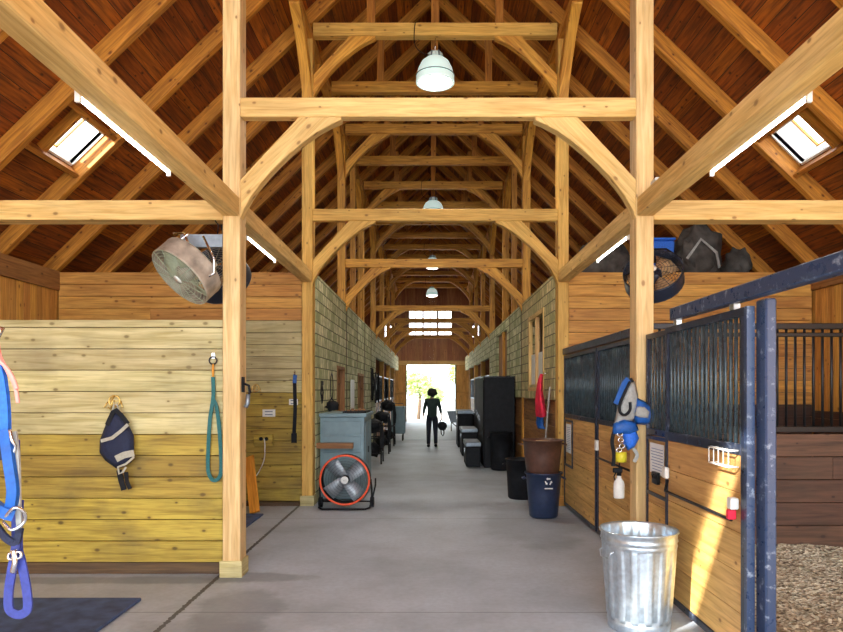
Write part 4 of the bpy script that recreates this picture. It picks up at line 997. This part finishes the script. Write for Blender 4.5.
for i, (yy, zz, rr, mt_) in enumerate(((18.6, 2.2, .22, 'black'), (19.7, 2.1, .24, 'blackm'), (20.69, 2.1, .22, 'black'), (24.35, 2.0, .26, 'black'), (28.01, 2.0, .25, 'blackm'))):
    t = thing('hanging_bridle', 'dark bridle hanging far down the left wall, %s of five' % ORD[i], 'bridle', (XL+.12, yy, zz), 'bridles hanging far down the left')
    x_ = XL+.12
    MB().tube([(XL+(.095 if i < 2 else .08), yy, zz+.1), (x_+.05, yy, zz+.12)], .014, 6).build('peg', 'blackm', t)
    MB().tube([(x_+.03, yy+rr*.6*math.sin(a*.5236), zz-.33-.45*math.cos(a*.5236)) for a in range(12)], 0, closed=True, flat=(.04, .03), up=(1, 0, 0)).build('strap', mt_, t)
    MB().tube([(x_+.05, yy, zz+.1), (x_+.08, yy+.05, zz-.3), (x_+.05, yy-.02, zz-.8)], .02, 6).build('rein', mt_, t)

# ------------------------------------------------------------------ right aisle furniture
def locker(x0, x1, y0, y1, z1, label, grp='black lockers on the right'):
    t = thing('black_locker', label, 'cabinet', ((x0+x1)/2, (y0+y1)/2, 0), grp)
    MB().box(x0, x1, y0, y1, .0, z1, 'Z').build('body', 'black', t, bevel=.012)
    n = max(1, int((y1-y0)/.6)); 
    for i in range(n):
        a, b = y0+(y1-y0)*i/n, y0+(y1-y0)*(i+1)/n
        d = MB().box(x0-.02, x0-.001, a+.02, b-.02, .06, z1-.05, 'Z').build('door', 'black', t, bevel=.006); MB().box(x0-.035, x0-.021, b-.09, b-.07, z1*.5, z1*.5+.14).build('handle', 'chrome', d)
    MB().box(x0-.01, x1-.0, y0-.01, y1+.01, z1+.001, z1+.03).build('top', 'blackm', t, bevel=.004)
locker(1.17, 1.84, 14.3, 15.5, 1.97, 'tallest black locker on the right, nearest of the tall ones')
locker(1.22, 1.84, 15.7, 16.8, 2.0, 'tall black locker in the middle of the three on the right')
locker(1.28, 1.84, 17.2, 18.9, 2.02, 'tall black locker farthest of the three on the right')
def trunk(x0, x1, y0, y1, z1, label):
    t = thing('storage_chest', label, 'chest', ((x0+x1)/2, (y0+y1)/2, 0), 'low black tack chests')
    MB().box(x0, x1, y0, y1, .02, z1-.1, 'Y').build('body', 'black', t, bevel=.015); MB().box(x0-.015, x1+.015, y0-.015, y1+.015, z1-.098, z1, 'Y').build('lid', 'grey', t, bevel=.015)
    MB().box(x0-.02, x0-.001, (y0+y1)/2-.05, (y0+y1)/2+.05, z1-.26, z1-.17).build('latch', 'chrome', t)
trunk(.78, 1.09, 14.3, 15.3, .56, 'low black chest in front of the tall lockers')
trunk(.80, 1.18, 16.6, 17.8, .72, 'second low black chest beside the middle locker')
trunk(.80, 1.24, 19.2, 20.3, 1.1, 'upright black chest beyond the tall lockers')
def bin_(name, label, x, y, r0, r1, h, mat, group=None, z=0, logo=False, handles=True, fill=None, tilt=0, rim='black'):
    t = thing(name, label, 'bin', (x, y, z), group)
    pr = [(r0*.9, 0), (r0, .02), (r0+(r1-r0)*.5, h*.5), (r1, h*.97), (r1+.018, h*.97), (r1+.02, h), (r1-.008, h), (r0+(r1-r0)*.5-.012, h*.5), (r0-.02, .03), (.001, .03)]
    MB().lathe(pr, (x, y, z), 36).build('body', mat, t)
    if handles:
        for sg in (-1, 1): MB().tube([(x+sg*(r1+.01), y-.06, z+h*.88), (x+sg*(r1+.045), y-.05, z+h*.86), (x+sg*(r1+.045), y+.05, z+h*.86), (x+sg*(r1+.01), y+.06, z+h*.88)], .013, 6).build('handle', mat, t)
    if fill: MB().ball((x, y, z+h*.86), r1*.93, 20, sq=(1, 1, .2), jit=.3, seed=x).build('contents', fill, t)
    if logo:
        mb = MB()
        for k in range(3):
            a = math.radians(90+k*120); cx, cz = .035*math.cos(a), .035*math.sin(a); rr = (r0+r1)/2+.042
            Yf = y-rr*.985
            tv = Vector((-math.sin(a), math.cos(a))); nv = Vector((math.cos(a), math.sin(a)))
            pts = [Vector((cx, cz))+tv*u+nv*v for u, v in ((-.026, -.008), (.008, -.008), (.008, -.018), (.03, 0), (.008, .018), (.008, .008), (-.026, .008))]
            mb.prism([(q.x, q.y) for q in pts], (x+.02, Yf, z+h*.84), (1, 0, 0), (0, 0, 1), .004)
        mb.box(x-.03, x+.075, y-((r0+r1)/2+.042)*.985-.002, y-((r0+r1)/2+.042)*.985+.002, z+h*.675, z+h*.70)
        l = mb.build('emblem', 'white', t); l['label'] = 'white recycling emblem'
    t.rotation_euler.y = tilt
    return t
bin_('plastic_bin', 'navy plastic bin with white emblem, at the foot of the second right post', 1.52, 8.80, .19, .235, .60, 'binblue', 'bins on the right', logo=True)
bin_('brown_tub', 'brown muck tub of straw nested on top of the navy bin', 1.505, 8.80, .215, .262, .46, 'binbrown', 'bins on the right', z=.575, fill='hay')
bin_('black_barrel', 'black barrel-like bin beside the near tall locker', 1.50, 13.95, .21, .23, .80, 'black', 'bins on the right')
bin_('black_bin', 'small dark bin behind the brown tub', 1.42, 10.3, .2, .23, .62, 'black', 'bins on the right')
bin_('black_bin', 'dark round bin at the far right of the aisle near the end door', 1.4, 23.5, .28, .3, .9, 'black', 'bins on the right')
t = thing('wheelbarrow', 'dark wheelbarrow parked at the far right before the open door', 'wheelbarrow', (1.0, 26.5, 0))
MB().prism([(-.3, .25), (.3, .25), (.45, .75), (-.45, .7)], (1.1, 26.5, .15), (1, 0, 0), (0, 0, 1), .6).build('tray', 'grey', t, bevel=.02)
MB().tube([(1.06, 26.0, .2), (1.14, 26.0, .2)], .2, 20).build('wheel', 'black', t)
for s_ in (-1, 1): MB().tube([(1.1, 26.0, .2), (1.1+s_*.25, 26.3, .4), (1.1+s_*.28, 27.2, .6)], .02, 6).build('handle', 'blackm', t); MB().tube([(1.1+s_*.25, 26.9, .0), (1.1+s_*.25, 26.8, .5)], .018, 6).build('leg', 'blackm', t)
# jackets hanging on the right wall next to the second post
xw = XR-.095
t = thing('red_jacket', 'red cloth hanging on the right wall above the brown tub', 'cloth', (xw-.05, 10.25, 1.5))
def drape(t, name, mat, x, yc, z1, z0, w1, w0, seed=0, th=.03):
    mb = MB(); n, m = 10, 12
    for j in range(m+1):
        v = j/m; z = z1+(z0-z1)*v; w = w1+(w0-w1)*v**.8
        for i in range(n+1):
            u = i/n-.5; mb.v.append(Vector((x-.05-.035*math.sin(u*14+seed+v*2)*(.3+v)-.03*math.sin(v*3), yc+u*w+.03*math.sin(v*5+seed), z-.06*abs(u)*(1-v)+.04*noise.noise(Vector((u*4, v*3, seed))))))
    for j in range(m):
        for i in range(n): a = j*(n+1)+i; mb.face((a, a+1, a+n+2, a+n+1), [(0, 0)]*4, 0, True)
    o = mb.build(name, mat, t); sd = o.modifiers.new('thick', 'SOLIDIFY'); sd.thickness = th; sd.offset = 0; return o
drape(t, 'cloth', 'red', xw-.05, 10.35, 1.95, 1.28, .12, .62, 1)
MB().tube([(xw-.0, 10.35, 1.97), (xw-.07, 10.35, 1.96)], .01, 6).build('hook', 'chrome', t)
t = thing('blue_cloth', 'bright blue cloth hanging beneath the red jacket', 'cloth', (xw-.05, 10.5, 1.1)); drape(t, 'cloth', 'bluel', xw-.025, 10.5, 1.40, 1.08, .3, .3, 4)
t = thing('push_broom', 'thin broom handle leaning on the right wall by the second post', 'broom', (xw-.1, 10.0, 0)); MB().tube([(xw-.16, 10.05, .1), (xw-.025, 10.05, 1.75)], .013, 8).build('handle', 'greycloth', t); MB().box(xw-.2, xw-.1, 9.9, 10.2, .0, .1).build('brush', 'black', t)

# trash can
t = thing('trash_can', 'galvanised ribbed metal trash can standing beside the stall door', 'trash can', (1.50, 4.72, 0))
h = .70; c = (1.50, 4.72, 0)
def cor(r, z, a):
    if .085 < z < .58 and r > .1:
        return r+.0045*math.copysign(min(1, abs(math.sin(a*15))*2.2), math.sin(a*15))
    return r
pr = [(.2, .0), (.215, .0), (.218, .01), (.216, .035), (.222, .045), (.222, .06), (.218, .07), (.22, .085), (.222, .10)]
pr += [(.222+.036*(z-.1)/.5, z) for z in (.2, .3, .4, .5, .56, .578)]
pr += [(.259, .59), (.266, .60), (.261, .612), (.263, .625), (.27, .635), (.265, .648), (.266, .685), (.275, .69), (.278, .697), (.274, .704), (.266, .70), (.262, .69), (.255, .55), (.235, .3), (.215, .03), (.001, .028)]
MB().lathe(pr, c, 176, f=cor).build('body', 'galv', t)
for sg, nm in ((-1, 'side_handle'), (1, 'side_handle')):
    a = math.radians(200 if sg < 0 else 20); d = Vector((math.cos(a), math.sin(a), 0)); e = Vector((-math.sin(a), math.cos(a), 0)); b_ = Vector(c)
    hd = MB().tube([b_+d*.262+e*.07+Vector((0, 0, .57)), b_+d*.285+e*.065+Vector((0, 0, .56)), b_+d*.287+e*.05+Vector((0, 0, .52)), b_+d*.285-e*.05+Vector((0, 0, .52)), b_+d*.285-e*.065+Vector((0, 0, .56)), b_+d*.262-e*.07+Vector((0, 0, .57))], .006, 8).build(nm, 'galv', t)

# gear hanging on the nearest right post
xp = XR-PW/2; yp = ROW[0]-PD/2
t = thing('horse_halter', 'bright blue and grey halter bundle hanging on the nearest right post', 'halter', (XR-.08, yp, 1.6))
def pp(x, y, d=0): return px(x, y, yp-.03-d)
MB().tube([pp(631, 379, -.02), pp(631, 379, .03), pp(633, 382, .04)], .012, 6).build('hook', 'blackm', t)
def blob(pts, d, mat, name, puff=.04): return poly(pts, yp-.03-d, .02, mat, name, t, puff)
blob([(628, 380), (634, 382), (637, 395), (636, 412), (633, 421), (622, 423), (614, 424), (619, 405), (624, 390)], .01, 'greycloth', 'grey_pad', .05)
MB().curve([pp(628, 379, .03), pp(624, 384, .04), pp(619, 396, .05), pp(616, 404, .05)], 0, flat=(.05, .02), up=(0, 1, 0)).build('crown_strap', 'bluel', t)
MB().curve([pp(630, 382, .07), pp(625, 392, .09), pp(620, 404, .09), pp(620, 412, .09), pp(625, 415, .09), pp(630, 410, .08), pp(630, 402, .08)], .013, 8).build('black_loop', 'black', t)
blob([(636, 398), (644, 402), (651, 408), (655, 414), (653, 422), (644, 424), (635, 423), (633, 412)], .03, 'bluel', 'blue_fleece', .05)
blob([(637, 407), (644, 407), (649, 412), (648, 418), (640, 417), (635, 415)], .075, 'greycloth', 'grey_fleece', .02)
blob([(614, 424), (624, 420), (635, 423), (638, 430), (630, 434), (618, 433), (612, 434)], .04, 'bluel', 'noseband', .04)
blob([(623, 432), (634, 428), (638, 438), (634, 446), (628, 450), (624, 443)], .03, 'blue', 'throat_piece', .04)
MB().curve([pp(614, 432, .05), pp(612, 442, .05), pp(614, 455, .04), pp(613, 466, .03)], 0, flat=(.03, .014), up=(0, 1, 0)).build('dark_strap', 'black', t)
MB().curve([pp(633, 448, .03), pp(637, 455, .03), pp(634, 462, .03)], 0, flat=(.03, .014), up=(0, 1, 0)).build('grey_strap', 'greycloth', t)
for (a, b) in ((620, 434), (621, 440), (622, 446), (619, 450)):
    MB().tube([pp(a, b, .07)+Vector((.025*math.cos(q*.785), 0, .02*math.sin(q*.785))) for q in range(8)], .006, 6, closed=True).build('chain_link', 'chrome', t)
t = thing('yellow_tape_roll', 'yellow roll hanging below the blue halter on the right post', 'tape', tuple(pp(621, 457, .04))); q = pp(621, 457, .05)
MB().lathe([(.02, -.045), (.048, -.045), (.05, 0), (.048, .045), (.02, .045), (.02, -.045)], q, 20).build('roll', 'yellow', t); MB().tube([q+Vector((0, 0, .04)), q+Vector((0, .0, .1))], .006, 6).build('cord', 'black', t)
t = thing('spray_bottle', 'white spray bottle hanging on the right post below the halter', 'bottle', tuple(pp(619, 497, .03))); q = pp(619, 498, .04)
MB().lathe([(.0001, 0), (.045, 0), (.048, .01), (.048, .12), (.042, .15), (.02, .18), (.018, .2), (.0001, .2)], q, 24).build('bottle', 'white', t)
MB().lathe([(.0001, .201), (.021, .201), (.021, .225), (.0001, .226)], q, 16).build('collar', 'black', t)
MB().box(q.x-.055, q.x+.03, q.y-.014, q.y+.014, q.z+.227, q.z+.27, 'X').build('trigger_head', 'black', t, bevel=.006); MB().tube([q+Vector((-.03, 0, .228)), q+Vector((-.045, 0, .19)), q+Vector((-.035, 0, .16))], .006, 6).build('trigger', 'black', t)
MB().tube([q+Vector((0, 0, .27)), q+Vector((.01, .01, .34)), q+Vector((.0, .02, .42))], .006, 6).build('hanging_cord', 'black', t)

# stored gear on the loft over the far right wall
zl = 3.402
def heap(name, label, cat, x, y, rx, ry, rz, mat, n=5, seed=0, group=None, loc=(0, 0)):
    t = thing(name, label, cat, (x, y, zl), group); mb = MB(); rr = random.Random(seed)
    mb.ball((x, y, zl+rz*.55), 1, 24, sq=(rx, ry, rz*.56), jit=.5, seed=seed)
    for i in range(n):
        a = rr.random()*6.28; q = rr.uniform(.3, .6); r_ = rr.uniform(.35, .5)
        mb.ball((x+rx*q*math.cos(a), y+ry*q*math.sin(a), zl+rz*r_*.7+rr.uniform(.0, .35)*rz), 1, 16, sq=(rx*r_, ry*r_, rz*r_*.65), jit=.6, seed=seed+i)
    mb.build('wrapping', mat, t)
    if seed == 3: MB().tube([(x-rx*.7, y-ry*.8, zl+rz*.4), (x-rx*.2, y-ry*1.05, zl+rz*.75), (x+rx*.5, y-ry*.95, zl+rz*.5), (x+rx*.8, y-ry*.5, zl+rz*.25)], 0, flat=(.04, .015), up=(0, 1, 0)).build('strap', 'greycloth', t)
heap('tarp_bundle', 'grey-brown tarpaulin bundle stored above the far right wall', 'bundle', 4.20, 10.35, .36, .34, .80, 'tarp', 5, 3)
heap('tarp_bundle', 'lower dark bundle to the right of the tarpaulin bundle above the far right wall', 'bundle', 4.82, 10.30, .2, .24, .45, 'tarp', 5, 9)
heap('gear_pile', 'dark heap of gear above the far right wall, left of the nearest post', 'bundle', 2.78, 10.45, .42, .34, .62, 'tarp', 7, 14)
heap('gear_pile', 'dark heap of gear behind the right barn fan', 'bundle', 3.30, 10.95, .2, .22, .5, 'tarp', 5, 24)
t = thing('storage_tote', 'bright blue plastic tote above the far right wall', 'tote', (3.62, 10.3, zl)); MB().prism([(-.14, 0), (.14, 0), (.17, .62), (-.17, .62)], (3.62, 10.3, zl+.0), (1, 0, 0), (0, 0, 1), .3).build('body', 'blue', t, bevel=.02); MB().box(3.44, 3.80, 10.13, 10.47, zl+.621, zl+.66).build('lid', 'blue', t, bevel=.01)
t = thing('junction_box', 'small white junction box with cable on the beam by the nearest right post', 'outlet', (XR+.13, 5.6, 3.48)); MB().box(XR-.02, XR+.08, 5.62, 5.75, GZ1+.001, GZ1+.08).build('box', 'white', t, bevel=.008); MB().tube([(XR+.04, 5.75, GZ1+.05), (XR+.08, 5.9, GZ1+.16), (XR+.12, 5.98, GZ1+.1), (XR+.12, 6.0, GZ1+.0)], .008, 6).build('cable', 'grey', t)

# ------------------------------------------------------------------ person
def skinned(name, vs, es, rad, mat, parent, sub=2, root=0):
    wo = Vector(parent['_w']); me = bpy.data.meshes.new(name); me.from_pydata([tuple(Vector(v)-wo) for v in vs], es, []); me.materials.append(M[mat])
    o = bpy.data.objects.new(name, me); COL.objects.link(o); o.parent = parent
    md = o.modifiers.new('skin', 'SKIN'); md.use_smooth_shade = True
    for i, r_ in enumerate(rad):
        sv = me.skin_vertices[0].data[i]; sv.radius = r_ if isinstance(r_, tuple) else (r_, r_); sv.use_root = (i == root)
    o.modifiers.new('sub', 'SUBSURF').levels = sub; o.modifiers['sub'].render_levels = sub
    return o
px0, py0 = .05, 19.5
t = thing('person', 'person in dark shirt and jeans walking in the aisle with a bag in one hand', 'person', (px0, py0, 0))
def q(x, y, z): return (px0+x, py0+y, z)
body = [q(0, 0, .92), q(0, 0, 1.06), q(0, .0, 1.22), q(0, .01, 1.36), q(0, .0, 1.45), q(0, -.01, 1.54), q(0, -.01, 1.62),
        q(-.09, 0, .86), q(-.105, -.03, .48), q(-.11, .02, .10), q(-.11, -.08, .04),
        q(.09, 0, .86), q(.10, .06, .48), q(.11, .10, .11), q(.11, .0, .05),
        q(-.17, 0, 1.39), q(-.235, .03, 1.14), q(-.265, -.03, .92),
        q(.17, 0, 1.39), q(.24, .03, 1.14), q(.275, -.02, .93)]
es = [(0, 1), (1, 2), (2, 3), (3, 4), (4, 5), (5, 6), (0, 7), (7, 8), (8, 9), (9, 10), (0, 11), (11, 12), (12, 13), (13, 14), (3, 15), (15, 16), (16, 17), (3, 18), (18, 19), (19, 20)]
rad = [(.09, .07), (.09, .07), (.11, .08), (.11, .08), .05, .05, .06, .065, .05, .036, .04, .065, .05, .036, .04, .06, .042, .028, .06, .042, .028]
skinned('body', body, es, rad, 'skin', t)
top = [q(0, 0, .80), q(0, 0, 1.06), q(0, .0, 1.22), q(0, .01, 1.36), q(0, 0, 1.43), q(-.17, 0, 1.39), q(-.235, .03, 1.14), q(-.258, -.01, .99), q(.17, 0, 1.39), q(.24, .03, 1.14), q(.268, -.0, 1.0)]
skinned('shirt', top, [(0, 1), (1, 2), (2, 3), (3, 4), (3, 5), (5, 6), (6, 7), (3, 8), (8, 9), (9, 10)], [(.175, .125), (.158, .12), (.17, .13), (.165, .12), .075, .078, .056, .044, .078, .056, .044], 'shirt', t)
lg = [q(0, 0, 1.02), q(-.09, 0, .85), q(-.105, -.03, .48), q(-.11, .02, .06), q(.09, 0, .85), q(.10, .06, .48), q(.11, .10, .07)]
skinned('jeans', lg, [(0, 1), (1, 2), (2, 3), (0, 4), (4, 5), (5, 6)], [(.155, .115), .105, .073, .058, .105, .073, .058], 'jeans', t)
for sx, yy in ((-.11, 0), (.11, .08)): MB().ball(q(sx, yy-.06, .052), .1, 12, sq=(.5, 1.35, .5)).build('shoe', 'black', t)
MB().ball(q(0, 0, 1.60), .105, 16, sq=(.85, .95, 1.1)).build('head', 'skin', t)
MB().ball(q(0, -.035, 1.625), .135, 20, sq=(1.12, 1.05, .92), jit=.25, seed=2).build('hair', 'hair', t)
for sx, x_, yh, zh in ((-1, -.267, -.035, .90), (1, .277, -.025, .91)):
    vs = [q(x_, yh, zh+.02), q(x_, yh-.005, zh-.06)]; es = [(0, 1)]; rad = [(.02, .028), (.018, .034)]
    for k_, (dy, ln) in enumerate(((-.03, .06), (-.01, .075), (.01, .07), (.03, .055))):
        b = len(vs); vs += [q(x_, yh+dy, zh-.09), q(x_-sx*.012, yh+dy, zh-.09-ln*.5), q(x_-sx*.03, yh+dy, zh-.09-ln*.8)]; es += [(1, b), (b, b+1), (b+1, b+2)]; rad += [.010, .009, .008]
    b = len(vs); vs += [q(x_-sx*.01, yh-.045, zh-.03), q(x_-sx*.02, yh-.055, zh-.07)]; es += [(0, b), (b, b+1)]; rad += [.011, .009]
    skinned('hand', vs, es, rad, 'skin', t, 1)
t = thing('shoulder_bag', 'dark round bag carried by the walking person, strap hanging down', 'bag', q(.30, -.02, .6))
MB().ball(q(.30, -.02, .63), .14, 18, sq=(.95, .75, .95), jit=.3, seed=7).build('bag_body', 'black', t)
MB().tube([q(.22, -.02, .70), q(.24, -.02, .80), q(.27, -.03, .835), q(.31, -.02, .80), q(.36, -.02, .70)], .012, 6).build('handle', 'black', t)
MB().tube([q(.26, -.02, .52), q(.27, -.02, .40), q(.32, -.02, .33), q(.35, -.02, .40), q(.35, -.02, .53)], 0, flat=(.03, .01), up=(0, 1, 0)).build('strap', 'black', t)
# faint pale threshold mat lying before the open end door
t = MB().box(-1.0, 1.1, 22.2, 27.5, .001, .012, 'Y').build('floor_mat', plain('pale_mat', (.42, .5, .56), .6, 0, .1, 6), origin=(0, 25, 0)); tag(t, 'pale flat mat on the floor behind the walking person', 'mat')

# ------------------------------------------------------------------ trees beyond the end door
def tree(x, y, h, r_, label, seed):
    t = thing('leafy_tree', label, 'tree', (x, y, -.13), 'trees outside the end door'); rr = random.Random(seed)
    MB().tube([(x, y, -.13), (x+.1, y, h*.4), (x-.1, y, h*.75)], [.14, .1, .05], 8).build('trunk', 'bark', t)
    mb = MB()
    for i in range(1500):
        d = Vector((rr.gauss(0, 1), rr.gauss(0, 1), rr.gauss(0, 1))).normalized()*r_*rr.uniform(.35, 1)*(1+.4*noise.noise(Vector((rr.random()*3, seed, 0))))
        c = Vector((x, y, h*.62))+Vector((d.x, d.y, d.z*.9)); s_ = rr.uniform(.07, .16); a = Vector((rr.gauss(0, 1), rr.gauss(0, 1), rr.gauss(0, 1))).normalized(); b_ = a.orthogonal().normalized()
        n = len(mb.v); mb.v += [c-a*s_, c-b_*s_*.5, c+a*s_, c+b_*s_*.5]; mb.face((n, n+1, n+2, n+3), [(0, 0)]*4)
    mb.build('foliage', 'leaf', t)
tree(-.75, 41, 3.4, .95, 'leafy green tree outside, seen left of centre in the open end door', 1)
tree(.25, 43, 2.2, .7, 'low green bush-like tree outside behind the person', 2)
tree(1.9, 46, 4.6, .8, 'small green tree outside at the right of the end door', 3)
for o in bpy.data.objects:
    if '_w' in o: del o['_w']
